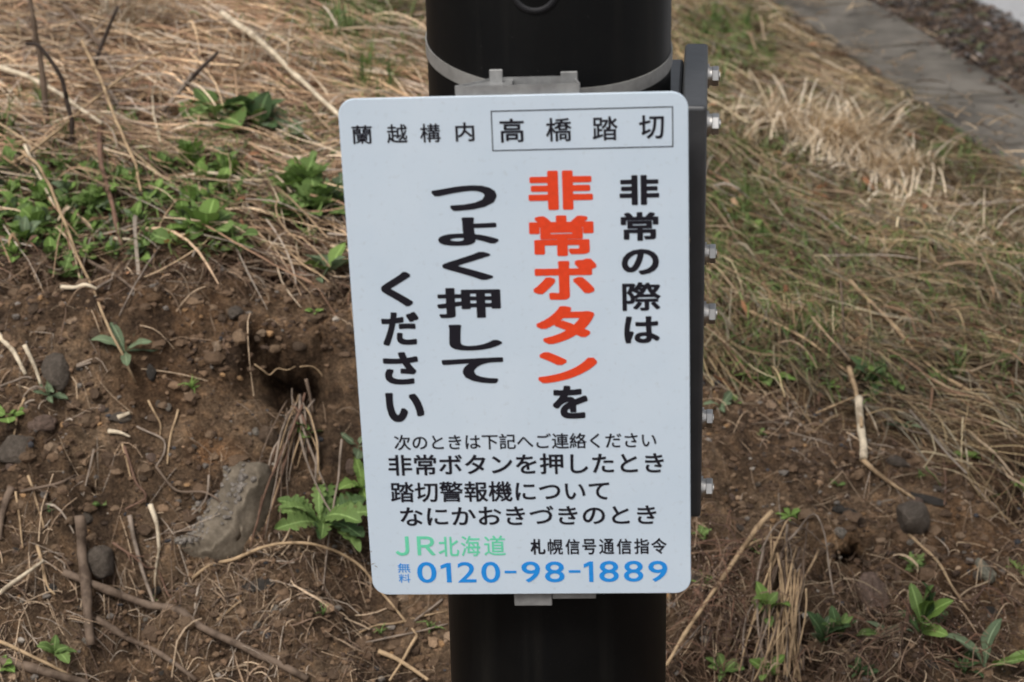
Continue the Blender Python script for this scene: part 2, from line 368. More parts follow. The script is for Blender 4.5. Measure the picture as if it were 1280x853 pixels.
tag(link('ground', me, M['ground']), 'brown soil bank rising to a strawy slope behind the pole', kind='structure')
# concrete gutter lid slabs
ga = math.atan2(gdir[1], gdir[0])
gutter = empty('gutter_strip', (float(GL0[0]), float(GL0[1]), ROADZ-.012), ga)
tag(gutter, 'weathered concrete gutter slabs running beside the road', kind='structure')
side = -1 if (Matrix.Rotation(ga, 2) @ Vector((0, 1))).dot(Vector(gnor)) < 0 else 1
jl = [float((plane_pt(*p)[:2]-GL0) @ gdir) for p in ((1175, 124), (1240, 183))]
L = .52
start = jl[0]-L*9
for k in range(15):
    s0 = start+k*L; s1 = s0+L
    if k == 9: s1 = jl[1]
    if k > 9: s0 = jl[1]+(k-10)*L; s1 = s0+L
    bm = bmesh.new(); dz = rng.normal()*.002; sk = rng.normal()*.002
    y0, y1 = (0, GW*side) if side > 0 else (GW*side, 0)
    box(bm, s0+.009, s1-.009, y0+sk, y1+sk, -.09, .018+dz, .006, 2)
    bm_obj('slab', bm, M['concrete'], gutter)
# road sheet
p0 = GL0+gnor*ROFF-gdir*60; p1 = GL0+gnor*ROFF+gdir*40; q1 = p1+gnor*7; q0 = p0+gnor*7
bm = bmesh.new()
vs = [bm.verts.new((*p, ROADZ+.012)) for p in (p0, q0, q1, p1)]+[bm.verts.new((*p, ROADZ-.10)) for p in (p0, q0, q1, p1)]
bm.faces.new(vs[:4]); 
for i in range(4): bm.faces.new([vs[i], vs[i+4], vs[(i+1) % 4+4], vs[(i+1) % 4]])
bmesh.ops.recalc_face_normals(bm, faces=bm.faces)
tag(bm_obj('road', bm, M['road']), 'pale road surface beyond the gutter', kind='structure')

# ------------------------------------------------------------------ pole
PX, PY, PR = .04013, 1.79408, .11154
zpole = float(H(np.array(PX), np.array(PY)))
pole = empty('utility_pole', (PX, PY, zpole))
tag(pole, 'thick black round pole carrying the white notice, with a bolted side flange', 'pole')
def lathe(prof, n=96, bm=None):
    bm = bm or bmesh.new(); rings = []
    for r, z in prof: rings.append([bm.verts.new((r*math.cos(2*math.pi*i/n), r*math.sin(2*math.pi*i/n), z)) for i in range(n)])
    for a, b in zip(rings, rings[1:]):
        for i in range(n): bm.faces.new((a[i], a[(i+1) % n], b[(i+1) % n], b[i]))
    return bm, rings
ztop = 3.4-zpole
bm, rg = lathe([(PR, -.25), (PR, ztop-.02), (PR-.006, ztop-.004), (PR-.02, ztop)]); bm.faces.new(rg[-1])
bm_obj('shaft', bm, M['pole'], pole, True)
# steel strap
ZS = ZC-zpole-.0
zb_l = at_y(534, 54, PY)[2]; zb_r = at_y(838.5, 63, PY)[2]; zb = (zb_l+zb_r)/2-zpole; tilt = (zb_r-zb_l)/(2*PR)
bm, rg = lathe([(PR+.0002, -.0062), (PR+.0014, -.0062), (PR+.0014, .0062), (PR+.0002, .0062)])
for v in bm.verts: v.co.z += zb+v.co.x*tilt+v.co.y*.14
bm_obj('strap', bm, M['strap'], pole, False)
# grommet at the top of the view; a dark disc stands for its shaded hole
hc = at_y(668, -14, PY-PR)-np.array([PX, PY, zpole])
hx, hz = float(hc[0]), float(hc[2])
def on_pole(x, z, lift):   # point on the cylinder's front
    a = x/PR; return Vector(((PR+lift)*math.sin(a), -(PR+lift)*math.cos(a), z))
bm = bmesh.new(); rr = []
prof = [(.0225, -.0005), (.0215, .0015), (.019, .0022), (.0168, .0015), (.0160, -.002)]
for r, l in prof: rr.append([bm.verts.new(on_pole(hx+r*math.cos(t), hz+r*math.sin(t), l)) for t in [2*math.pi*i/40 for i in range(40)]])
for a, b in zip(rr, rr[1:]):
    for i in range(40): bm.faces.new((a[i], b[i], b[(i+1) % 40], a[(i+1) % 40]))
bm_obj('grommet', bm, M['flange_black'], pole, True)
bm = bmesh.new(); c = bm.verts.new(on_pole(hx, hz, .0009)); ring = [bm.verts.new(on_pole(hx+.0165*math.cos(t), hz+.0165*math.sin(t), .0006)) for t in [2*math.pi*i/40 for i in range(40)]]
for i in range(40): bm.faces.new((c, ring[(i+1) % 40], ring[i]))
bm_obj('hole', bm, M['hole'], pole, True)
# side flange with its bolts
YF, YB = 1.679, 1.908
tr = at_y(884.0, 130, YF); br = at_y(876, 648, YF); bk = at_y(885.0, 57, YB)
FA = -math.atan2(bk[0]-tr[0], YB-YF)                 # the flange is turned a few degrees round the pole
xr = 0.0; zt = (tr[2]+bk[2])/2-zpole; zbm = br[2]-zpole
plate = empty('side_flange', ((tr[0]+br[0])/2-PX, YF-PY, 0), FA); plate.parent = pole
bm = bmesh.new(); box(bm, -.0225, 0, 0, (YB-YF)/math.cos(FA), zbm, zt, .0035, 3)
bm_obj('casting', bm, M['flange'], plate, False)
xl = float(tr[0])-PX-.0225
bm = bmesh.new()      # the arm that joins pole and flange, with its web
box(bm, -.10, -.0232, .050, .215, zbm+.02, zt-.012, .003, 2)
box(bm, -.07, -.0240, .030, .0495, zbm+.05, zt-.035, .003, 2)
bm_obj('mounting_arm', bm, M['flange'], plate)
def bolt_mesh():
    bm = bmesh.new()
    def cyl(r, x0, x1, n, rot=0, ch=0):
        pr = [(r-ch, x0), (r, x0+ch*.6), (r, x1-ch), (r-ch, x1)] if ch else [(r, x0), (r, x1)]
        rings = [[bm.verts.new((x, q*math.cos(rot+2*math.pi*i/n), q*math.sin(rot+2*math.pi*i/n))) for i in range(n)] for q, x in pr]
        for a, b in zip(rings, rings[1:]):
            for i in range(n): bm.faces.new((a[i], a[(i+1) % n], b[(i+1) % n], b[i]))
        bm.faces.new(rings[0][::-1]); bm.faces.new(rings[-1])
    cyl(.0115, 0, .0018, 32); cyl(.0090, .0019, .0043, 32); cyl(.0096, .0044, .0108, 6, math.radians(12), .0008)
    cyl(.0042, .0109, .0120, 20)
    me = bpy.data.meshes.new('bolt'); bmesh.ops.recalc_face_normals(bm, faces=bm.faces); bm.to_mesh(me); bm.free(); me.materials.append(M['steel']); return me
bme = bolt_mesh()
for Y, rows in ((1.878, ((890, 95), (886, 317), (882, 523))), (1.71, ((890, 155), (886, 392), (882, 610)))):
    for i, (px, py) in enumerate(rows):
        o = link('bolt', bme, None, plate); o.location = (0, (Y-YF)/math.cos(FA), at_y(px, py, Y)[2]-zpole)
        o.rotation_euler = (rng.uniform(-.12, .12), 0, 0)

# ------------------------------------------------------------------ sign
SGN = np.array([.00858, 1.65254, ZC-.68815]); SR = rmat('Z', -.0664) @ rmat('X', -.00414) @ rmat('Y', -.01711)
SW, SH, SRAD = .300, .48298, .0150
sign = bpy.data.objects.new('notice_sign', None); COL.objects.link(sign); sign.empty_display_size = .1
sign.matrix_world = Matrix.Translation(SGN.tolist()) @ Matrix(SR.tolist()).to_4x4()
tag(sign, 'white metal emergency notice board with Japanese text strapped to the black pole', 'sign')
TH = .0016
def rrect(w, h, r, n=10):
    pts = []
    for cx, cz, a0 in ((w/2-r, h/2-r, 0), (-w/2+r, h/2-r, 90), (-w/2+r, -h/2+r, 180), (w/2-r, -h/2+r, 270)):
        for i in range(n+1):
            a = math.radians(a0+90*i/n); pts.append((cx+r*math.cos(a), cz+r*math.sin(a)))
    return pts
bm = bmesh.new(); out = rrect(SW, SH, SRAD); inn = rrect(SW-.0012, SH-.0012, SRAD-.0006)
r0 = [bm.verts.new((x, 0, z)) for x, z in inn]; r1 = [bm.verts.new((x, .0006, z)) for x, z in out]; r2 = [bm.verts.new((x, TH, z)) for x, z in out]
n = len(r0); bm.faces.new(r0)
for a, b in ((r0, r1), (r1, r2)):
    for i in range(n): bm.faces.new((a[i], a[(i+1) % n], b[(i+1) % n], b[i]))
bm.faces.new(r2[::-1]); bmesh.ops.recalc_face_normals(bm, faces=bm.faces)
bm_obj('panel', bm, M['sign'], sign)
def to_sign(px, py):
    o = np.array([0, 0, ZC])-SGN; d = ray(px, py); o = SR.T @ o; d = SR.T @ d; t = -o[1]/d[1]; p = o+t*d; return p[0], p[2]
fc = bpy.data.curves.new('glyphs', 'FONT'); fo = bpy.data.objects.new('glyphs', fc); COL.objects.link(fo); fc.resolution_u = 4
def glyph(s):
    if s == '1':     # plain numeral one with a short flag
        v = np.array([(.16, .0), (.26, .0), (.26, .70), (.17, .70), (.02, .61), (.02, .50), (.16, .58)]); return v, [(0, 1, 2, 3, 6), (3, 4, 5, 6)]
    fc.body = s; dg = bpy.context.evaluated_depsgraph_get(); dg.update()
    m = bpy.data.meshes.new_from_object(fo.evaluated_get(dg))
    v = np.array([p.co[:2] for p in m.vertices]); f = [tuple(p.vertices) for p in m.polygons]; bpy.data.meshes.remove(m); return v, f
def lettering(items, mat):
    """items: (text, stroke gain, x0, x1, ytop_left, ybot_left, ytop_right, ybot_right) in photo pixels"""
    V, Fs = [], []
    for s, off, x0, x1, a, b, c, d in items:
        v, f = glyph(s)
        TLx, TLz = to_sign(x0, a); BLx, BLz = to_sign(x0, b); TRx, TRz = to_sign(x1, c); BRx, BRz = to_sign(x1, d)
        xL = (TLx+BLx)/2; xR = (TRx+BRx)/2; zT = (TLz+TRz)/2; zB = (BLz+BRz)/2
        nn = 16 if off > .015 else 8
        if mat is M['ink_black'] and off > .023: off *= 1.12
        lo = v.min(0)-off; hi = v.max(0)+off
        for h in range(nn):     # strokes thickened by layers of print, each a hair above the last
            cc_, ss_ = math.cos(2*math.pi*(h+.5)/nn), math.sin(2*math.pi*(h+.5)/nn); q_ = max(abs(cc_), abs(ss_)) if off > .02 else 1; w = v+off*np.array([cc_, ss_])/q_; k = (w-lo)/(hi-lo); base = len(V)
            for q in k: V.append((xL+(xR-xL)*q[0], -.0003-h*.000004, zB+(zT-zB)*q[1]))
            Fs += [tuple(i+base for i in p) for p in f]
    me = bpy.data.meshes.new('lettering'); me.from_pydata(V, [], Fs)
    return link('lettering', me, mat, sign)
Z1 = (400, 0, 2.458); Z2 = (400, 300, 2.4615); Z3 = (400, 520, 2.4615); ZA = (480, 660, 6.4); ZB = (670, 660, 6.4)
def it(Z, s, off, x0, x1, a, b, sl=-.02):
    ox, oy, k = Z; X0 = ox+x0/k; X1 = ox+x1/k; A = oy+a/k; B = oy+b/k; dy = sl*(X1-X0)/2
    return (s, off, X0, X1, A-dy, B-dy, A+dy, B+dy)
def line(Z, s, off, x0, x1, al, bl, ar, br_):
    ox, oy, k = Z; return (s, off, ox+x0/k, ox+x1/k, oy+al/k, oy+bl/k, oy+ar/k, oy+br_/k)
blk = M['ink_black']
lettering([it(Z1, *q) for q in (('蘭', .014, 98, 160, 385, 443), ('越', .014, 205, 268, 382, 440), ('構', .014, 307, 370, 380, 438), ('内', .018, 416, 474, 376, 435))], blk)
lettering([it(Z1, *q) for q in (('高', .016, 552, 627, 364, 438), ('橋', .013, 694, 773, 362, 435), ('踏', .013, 837, 915, 358, 432), ('切', .016, 980, 1057, 354, 427))], blk)
lettering([it(Z1, '非', 0.044, 640, 838, 524, 645), it(Z1, '常', 0.037, 643, 841, 662, 787), it(Z2, 'ボ', 0.041, 655, 852, 58, 184),
           it(Z2, 'タ', 0.044, 665, 845, 203, 320), it(Z2, 'ン', 0.044, 670, 853, 344, 440)], M['ink_red'])
lettering([it(Z2, 'を', 0.037, 716, 824, 448, 550)], blk)
lettering([it(Z1, '非', 0.034, 920, 1042, 538, 630), it(Z1, '常', 0.027, 924, 1040, 652, 740), it(Z2, 'の', 0.027, 928, 1043, 28, 107),
           it(Z2, '際', .022, 930, 1048, 130, 218), it(Z2, 'は', 0.027, 936, 1045, 235, 318)], blk)
lettering([it(Z1, 'つ', 0.034, 343, 543, 570, 648), it(Z1, 'よ', 0.032, 362, 548, 668, 755), it(Z2, 'く', 0.034, 376, 532, 37, 124),
           it(Z2, '押', 0.029, 360, 556, 147, 240), it(Z2, 'し', 0.034, 397, 560, 260, 340), it(Z2, 'て', 0.034, 376, 565, 362, 442)], blk)
lettering([it(Z2, 'く', 0.034, 188, 284, 98, 205), it(Z2, 'だ', 0.029, 190, 305, 222, 325), it(Z2, 'さ', 0.032, 195, 303, 345, 445), it(Z2, 'い', 0.037, 203, 320, 470, 560)], blk)
lettering([line(Z3, '次のときは下記へご連絡ください', .014, 228, 1035, 56, 104, 52, 100)], blk)
lettering([line(Z3, '非常ボタンを押したとき', .019, 210, 1058, 119, 184, 112, 176)], blk)
lettering([line(Z3, '踏切警報機について', .017, 217, 890, 203, 266, 198, 261)], blk)
lettering([line(Z3, 'なにかおきづきのとき', .017, 247, 1035, 280, 339, 273, 332)], blk)
lettering([it(ZA, *q) for q in (('Ｊ', .018, 90, 200, 68, 222), ('Ｒ', .018, 265, 408, 66, 218), ('北', .014, 435, 600, 70, 228), ('海', .010, 615, 770, 62, 226), ('道', .010, 800, 972, 60, 220))], M['ink_green'])
lettering([it(ZB, *q) for q in (('札', 0.027, -45, 75, 88, 213), ('幌', .016, 93, 215, 88, 212), ('信', .019, 235, 350, 88, 212), ('号', .019, 370, 482, 88, 212),
           ('通', .016, 505, 625, 86, 210), ('信', .019, 645, 765, 86, 210), ('指', .019, 785, 905, 84, 208), ('令', .019, 922, 1045, 80, 208))], blk)
lettering([it(ZA, '無', .004, 110, 210, 282, 358), it(ZA, '料', .004, 118, 212, 368, 438)], M['ink_blue'])
lettering([it(ZA, *q) for q in (('0', .010, 265, 420, 272, 440), ('1', .010, 455, 538, 280, 436), ('2', .008, 588, 737, 272, 436), ('0', .010, 778, 930, 270, 438), ('-', 0, 965, 1060, 342, 362), ('9', .010, 1100, 1250, 268, 436))]
          +[it(ZB, *q) for q in (('8', .010, 70, 228, 268, 435), ('-', 0, 262, 355, 338, 358), ('1', .010, 383, 458, 268, 432), ('8', .010, 505, 662, 263, 432), ('8', .010, 702, 858, 262, 430), ('9', .010, 898, 1052, 262, 430))], M['ink_blue'])
bpy.data.objects.remove(fo)
# ruled box round the crossing name
c4 = [to_sign(400+x/2.458, y/2.458) for x, y in ((526, 342), (1083, 328), (1084, 450), (531, 463))]
bm = bmesh.new(); lw = .00042
cx = sum(p[0] for p in c4)/4; cz = sum(p[1] for p in c4)/4
def ins(s): return [bm.verts.new((p[0]+s*math.copysign(lw, p[0]-cx), -.0004, p[1]+s*math.copysign(lw, p[1]-cz))) for p in c4]
a, b = ins(1), ins(-1)
for i in range(4): bm.faces.new((a[i], a[(i+1) % 4], b[(i+1) % 4], b[i]))
bm_obj('ruled_box', bm, blk, sign)
# scuffs on the enamel
bm = bmesh.new()
for px, py, l, an in ((466, 705, 4, .4), (470, 708, 3, -.6), (463, 690, 3, .5), (862, 300, 3, 1.4)):
    x, z = to_sign(px, py); d = Vector((math.cos(an), 0, math.sin(an)))*l*.0007; w = Vector((-math.sin(an), 0, math.cos(an)))*.0004; p = Vector((x, -.0003, z))
    bm.faces.new([bm.verts.new(q) for q in (p-d, p-w, p+d, p+w)])
bm_obj('scuff', bm, M['stem_grey'], sign)
# bracket behind the sign: channel between sign and pole, top edge in view
def sg(px, py, back):     # a point 'back' metres behind the sign plane on the given photo ray
    o = SR.T @ (np.array([0, 0, ZC])-SGN); d = SR.T @ ray(px, py); t = (back-o[1])/d[1]; return o+t*d
zt0 = sg(650, 106, .004)[2]
xa = sg(569, 108, .004)[0]; xb = sg(724, 108, .004)[0]
def plate_pts(bm, pts, t=.0016):    # vertical plate following a plan outline, from z0 to z1
    for (x0, y0, x1, y1, z0, z1) in pts:
        d = Vector((x1-x0, y1-y0, 0)).normalized(); nrm = Vector((-d.y, d.x, 0))*t/2
        q = [Vector((x0, y0, 0))-nrm, Vector((x1, y1, 0))-nrm, Vector((x1, y1, 0))+nrm, Vector((x0, y0, 0))+nrm]
        lo = [bm.verts.new((p.x, p.y, z0)) for p in q]; hi = [bm.verts.new((p.x, p.y, z1)) for p in q]
        bm.faces.new(lo[::-1]); bm.faces.new(hi)
        for i in range(4): bm.faces.new((lo[i], lo[(i+1) % 4], hi[(i+1) % 4], hi[i]))
bm = bmesh.new(); yb_ = .0035
plate_pts(bm, [(xa, yb_, xb, yb_, zt0-.030, zt0), (xa, yb_+.001, xa+.032, .030, zt0-.030, zt0), (xb, yb_+.001, xb-.006, .030, zt0-.030, zt0),
               (xa+.032, .030, xb-.006, .0295, zt0-.030, zt0)])
# folded top flanges
vs = [bm.verts.new(p) for p in ((xa, yb_+.0012, zt0-.002), (xa+.048, yb_+.0012, zt0-.002), (xa+.048, .029, zt0-.002), (xa+.033, .029, zt0-.002))]; bm.faces.new(vs)
bmesh.ops.recalc_face_normals(bm, faces=bm.faces)
br1 = bm_obj('bracket', bm, M['galv'], sign)
for p0x, p1x, tw in ((612, 628.5, .3), (701, 722, -.25)):
    x0 = sg(p0x, 100, .020)[0]; x1 = sg(p1x, 100, .020)[0]; ztt = sg(p0x, 87.5 if p0x < 650 else 90, .020)[2]
    bm = bmesh.new(); box(bm, x0, x1, .0195, .0215, zt0-.02, ztt, .0005, 1)
    bm_obj('tab', bm, M['galv'], br1)
bm = bmesh.new()
x0 = sg(643, 750, .006)[0]; x1 = sg(690, 750, .006)[0]; x2 = sg(745, 750, .006)[0]; zb1 = sg(660, 757, .006)[2]; zb2 = sg(700, 749, .006)[2]
box(bm, x0, x1, .005, .0075, zb1, zb1+.05, .0006, 1); box(bm, x1+.0004, x2, .006, .0075, zb2, zb2+.03, .0006, 1)
box(bm, x0+.004, x2-.004, .0078, .03, zb1+.01, zb1+.028, .0006, 1)
bm_obj('bracket', bm, M['galv'], sign)

# ------------------------------------------------------------------ strand makers (straw, roots, blades)
def inter(v, P):   # colour from palette
    return np.array(P)[v]
TAN = [(.50, .36, .215), (.40, .275, .16), (.30, .20, .12), (.56, .44, .30), (.34, .28, .215), (.25, .145, .09), (.15, .10, .07)]
def strands(name, x, y, ang, ln, wd, lift, arch, curl, cols, seg=6, tiltv=.7, taper=.75, mat='straw', thick=False):
    """ground-following ribbons; all inputs arrays of length n"""
    n = len(x); t = np.linspace(0, 1, seg+1)
    a = ang[:, None]+curl[:, None]*(t[None]-.3)
    step = ln[:, None]/seg
    dx = np.cos(a)*step; dy = np.sin(a)*step
    X = x[:, None]+np.cumsum(dx, 1)-dx; Y = y[:, None]+np.cumsum(dy, 1)-dy
    jit = 1+rng.normal(0, .04, X.shape)
    Z = H(X.ravel(), Y.ravel()).reshape(X.shape)
    # smooth ground under strand: stiff stalk bridges dips
    Zs = Z.copy()
    for _ in range(2): Zs[:, 1:-1] = (Zs[:, :-2]+Zs[:, 1:-1]*1+Zs[:, 2:])/3
    Z = np.maximum(Zs, Z-.004)+lift[:, None]+arch[:, None]*np.sin(np.pi*np.clip(t, 0, 1))[None]*jit
    w = wd[:, None]*(1-(1-taper)*np.abs(2*t[None]-.8))*.5
    tl = rng.normal(0, tiltv, n)[:, None]+rng.normal(0, .35, X.shape)
    kk = rng.integers(1, seg, n); kd = rng.normal(0, .012, n)*(rng.random(n) < .35); tt_ = np.arange(seg+1)[None]-kk[:, None]
    X = X+np.where(tt_ > 0, tt_, 0)*(kd*np.cos(ang+1.57))[:, None]; Y = Y+np.where(tt_ > 0, tt_, 0)*(kd*np.sin(ang+1.57))[:, None]
    wx = -np.sin(a)*np.cos(tl)*w; wy = np.cos(a)*np.cos(tl)*w; wz = np.sin(tl)*w
    V0 = np.stack([X-wx, Y-wy, Z-wz], -1); V1 = np.stack([X+wx, Y+wy, Z+wz], -1)
    if thick:
        V2 = np.stack([X, Y, Z+wd[:, None]*.55], -1)
        V = np.stack([V0, V2, V1], 2).reshape(-1, 3); k = 3
        b = (np.arange(n)[:, None]*(seg+1)+np.arange(seg)[None]).ravel()*3
        Fq = np.concatenate([np.stack([b, b+1, b+4, b+3], -1), np.stack([b+1, b+2, b+5, b+4], -1)])
        C = np.repeat(cols, (seg+1)*3, 0)
    else:
        V = np.stack([V0, V1], 2).reshape(-1, 3)
        b = (np.arange(n)[:, None]*(seg+1)+np.arange(seg)[None]).ravel()*2
        Fq = np.stack([b, b+1, b+3, b+2], -1); C = np.repeat(cols, (seg+1)*2, 0)
    return link(name, np_mesh(name, V, Fq, True, C), M[mat])
def scatter(n, dens, xr=(-1.25, 1.95), yr=(2.2, 6.3)):
    dens0 = dens; dens = lambda px, py, db, u, x, y: dens0(px, py, db, u, x, y)*(1-(blob(px, py, 366, 484, 62, 34, .1)+blob(px, py, 1068, 683, 22, 17, .1))*(y < 3.4))
    x = rng.uniform(*xr, n); y = rng.uniform(*yr, n); z = H(x, y); px, py = project(np.stack([x, y, z], -1))
    u = strip_u(x, y); b = np.interp(px, BX, BY); k = rng.random(n) < dens(px, py, py-b, u, x, y)
    return x[k], y[k], px[k], py[k]
def palette(n, P, w, var=.18):
    w = np.array(w, float); c = np.array(P)[rng.choice(len(P), n, p=w/w.sum())]; return c*np.exp(rng.normal(0, var, (n, 1)))
PL = TAN
# the straw thatch over the bank
def d_thatch(px, py, db, u, x, y):
    n = vnoise(x, y, .12, 40)
    k = np.where(db < 2, 1.0, np.clip(1-(db-2)/14, 0, 1))
    patch = .70+.9*n
    patch = np.where((px > 700), patch*.82+.7*vnoise(x, y, .045, 46), patch)
    leafy = (px < 330)*(py > 205)
    gap = np.zeros_like(px)
    for cx, cy, rx, ry in ((388, 268, 60, 38), (305, 155, 80, 34), (238, 212, 40, 26), (412, 338, 40, 34), (915, 60, 50, 40), (450, 30, 50, 28), (900, 250, 40, 60)): gap = np.maximum(gap, blob(px, py, cx, cy, rx, ry, .5))
    k = k*(1-.75*gap)
    return np.clip(k*patch, 0, 1)*(u < -.05+.05*n)*np.where(leafy, .16, 1)
x, y, px, py = scatter(170000, d_thatch)
n = len(x); left = px < 560
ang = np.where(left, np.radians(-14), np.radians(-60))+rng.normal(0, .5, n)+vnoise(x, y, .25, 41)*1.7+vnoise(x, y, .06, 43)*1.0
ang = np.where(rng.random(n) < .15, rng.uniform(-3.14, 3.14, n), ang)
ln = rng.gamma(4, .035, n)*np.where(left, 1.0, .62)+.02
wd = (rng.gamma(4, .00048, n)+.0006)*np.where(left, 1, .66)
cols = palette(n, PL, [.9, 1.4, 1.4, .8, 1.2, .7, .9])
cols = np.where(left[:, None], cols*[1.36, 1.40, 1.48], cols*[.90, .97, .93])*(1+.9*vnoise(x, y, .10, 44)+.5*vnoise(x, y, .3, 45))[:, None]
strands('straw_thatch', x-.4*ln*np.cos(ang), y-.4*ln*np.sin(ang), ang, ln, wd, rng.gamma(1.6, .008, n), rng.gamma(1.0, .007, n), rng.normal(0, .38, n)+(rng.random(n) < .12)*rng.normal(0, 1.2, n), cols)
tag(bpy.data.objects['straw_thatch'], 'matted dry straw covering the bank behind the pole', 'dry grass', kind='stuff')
x, y, px, py = scatter(7000, lambda px, py, db, u, x, y: (db < -8)*(u < -.12)*np.where(px < 560, .8, .25)*np.where((px < 330)*(py > 205), .3, 1)); n = len(x); left = px < 560
ang = np.where(left, np.radians(-20), np.radians(-58))+rng.normal(0, .55, n)
strands('coarse_reeds', x, y, ang, rng.uniform(.06, .24, n), rng.uniform(.002, .0050, n), rng.uniform(.008, .035, n), rng.uniform(0, .018, n), rng.normal(0, .25, n),
        palette(n, [(.62, .48, .33), (.50, .36, .24), (.40, .25, .16), (.68, .58, .44), (.42, .36, .30)], [1, 1.2, .8, .6, 1], .15)*np.where(left, 1.1, .8)[:, None], 6, thick=True)
tag(bpy.data.objects['coarse_reeds'], 'coarser broken reeds lying over the matted straw', 'dry grass', kind='stuff')
# curly dark fibres low in the thatch
x, y, px, py = scatter(40000, lambda px, py, db, u, x, y: np.where(db < 12, .75, 0)*(u < -.02))
n = len(x)
strands('dead_fibres', x, y, rng.uniform(-3.14, 3.14, n), rng.uniform(.02, .08, n), rng.uniform(.0006, .002, n), rng.uniform(0, .012, n), rng.uniform(0, .01, n), rng.normal(0, 1.6, n),
        palette(n, [(.09, .055, .038), (.16, .10, .065), (.24, .17, .11), (.13, .06, .04)], [1, 1, .6, .6]), 4)
tag(bpy.data.objects['dead_fibres'], 'short curled brown fibres under the straw', 'plant litter', kind='stuff')
# loose litter on the soil
def d_lit(px, py, db, u, x, y):
    k = .07+.55*np.exp(-((db-22)/16)**2)*(px < 700)
    k = k+.75*sstep(590, 740, py)*(px < 470)+.22*(px < 140)*(py > 420)+.12*(px > 840)
    k = k+.85*sstep(690, 740, py)*(px > 830)*(px < 1280)*np.where(px > 1130, .55, 1)
    k = k+.20*(px > 830)*np.exp(-((db-20)/30)**2)
    k = k+.5*np.exp(-(((px-270)/40)**2+((py-720)/60)**2))
    return np.where(db > 4, k*(.6+1.1*vnoise(x, y, .07, 42)), 0)*(y < 3.5)
x, y, px, py = scatter(46000, d_lit, (-1.1, 1.5), (2.2, 3.4))
n = len(x); redd = ((px > 830) & (py > 680))
c = palette(n, [(.46, .35, .24), (.28, .20, .135), (.15, .10, .07), (.36, .30, .24)], [1, 1.2, .8, .7], .25)
c2 = palette(n, [(.22, .145, .095), (.13, .088, .062), (.40, .31, .21)], [1, 1, .9], .25)
cols = np.where(redd[:, None], c2, c)
strands('soil_litter', x, y, rng.uniform(-3.14, 3.14, n), rng.gamma(2.0, .014, n)+.006, rng.gamma(3, .00036, n)+.0003, rng.uniform(.0005, .006, n)+redd*rng.uniform(0, .025, n),
        rng.gamma(1.0, .004, n), rng.normal(0, .45, n)+(rng.random(n) < .2)*rng.normal(0, 1.2, n), cols, 5, thick=True)
tag(bpy.data.objects['soil_litter'], 'broken dry stalks and rootlets strewn over the brown soil', 'plant litter', kind='stuff')
# rootlets hanging out of the turf edge
x, y, px, py = scatter(9000, lambda px, py, db, u, x, y: np.exp(-((db-5)/9)**2)*(px < 720)*.8, (-1.1, .5), (2.8, 3.3))
n = len(x)
strands('hanging_rootlets', x, y, np.radians(-90)+rng.normal(0, .8, n), rng.uniform(.02, .09, n), rng.uniform(.0006, .0018, n), rng.uniform(.002, .014, n), rng.uniform(0, .012, n), rng.normal(0, 1.2, n),
        palette(n, [(.075, .045, .03), (.17, .11, .075), (.26, .2, .14)], [1.2, 1, .5]), 5, thick=True)
tag(bpy.data.objects['hanging_rootlets'], 'brown rootlets hanging from the turf edge over the soil face', 'roots', kind='stuff')
# small green blades in the thatch
GB = [(.12, .20, .05), (.17, .25, .07), (.22, .28, .11), (.08, .14, .04)]
def d_green(px, py, db, u, x, y):
    k = np.zeros_like(px)+.34*(px > 860)*(py > 130)*(py < 480)*np.clip(.5+2.2*vnoise(x, y, .16, 47), 0, 1.6)
    for cx, cy, rx, ry, s in ((900, 250, 50, 120, .5), (930, 420, 60, 60, .6), (1000, 360, 90, 50, .35), (1200, 330, 90, 50, .3),(450, 30, 80, 50, 1.5), (470, 95, 60, 40, .9), (910, 60, 55, 45, .9), (1190, 205, 42, 18, .8), (930, 320, 80, 60, .55), (1100, 480, 90, 30, .45),
                              (960, 250, 50, 60, .35), (30, 180, 60, 40, .5), (300, 190, 130, 35, .4), (130, 260, 160, 60, .4), (1240, 400, 60, 60, .3), (1050, 330, 100, 60, .25),
                              (400, 200, 60, 60, .5), (1000, 420, 80, 40, .35), (1270, 520, 40, 30, .3), (380, 20, 50, 30, .4), (500, 190, 40, 60, .5)):
        k += s*np.exp(-(((px-cx)/rx)**2+((py-cy)/ry)**2))
    return np.clip(k, .02, 1)*(db < 25)*(u < -.02)
x, y, px, py = scatter(80000, d_green); n = len(x)
strands('green_blades', x, y, rng.uniform(-3.14, 3.14, n), rng.uniform(.015, .055, n), rng.uniform(.0010, .0030, n), rng.uniform(.004, .03, n), rng.uniform(.004, .022, n), rng.normal(0, .6, n),
        palette(n, GB, [1, 1, .5, .7]), 4, mat='grass')
tag(bpy.data.objects['green_blades'], 'new green grass blades coming up through the straw', 'grass', kind='stuff')
# last year's fallen leaves, crumpled, in the straw
x, y, px, py = scatter(900, lambda px, py, db, u, x, y: .6*(db < 30)*(u < -.02)+.0*px, (-1.1, 1.5), (2.9, 5.5)); n = len(x)
strands('fallen_leaves', x, y, rng.uniform(-3.14, 3.14, n), rng.uniform(.02, .055, n), rng.uniform(.006, .014, n), rng.uniform(.004, .03, n), rng.uniform(0, .02, n), rng.normal(0, 1.2, n),
        palette(n, [(.30, .15, .08), (.38, .25, .15), (.2, .12, .08), (.45, .36, .25)], [1, 1, 1, .4]), 5, taper=.1)
tag(bpy.data.objects['fallen_leaves'], 'crumpled dead leaves caught in the straw', 'dead leaves', kind='stuff')

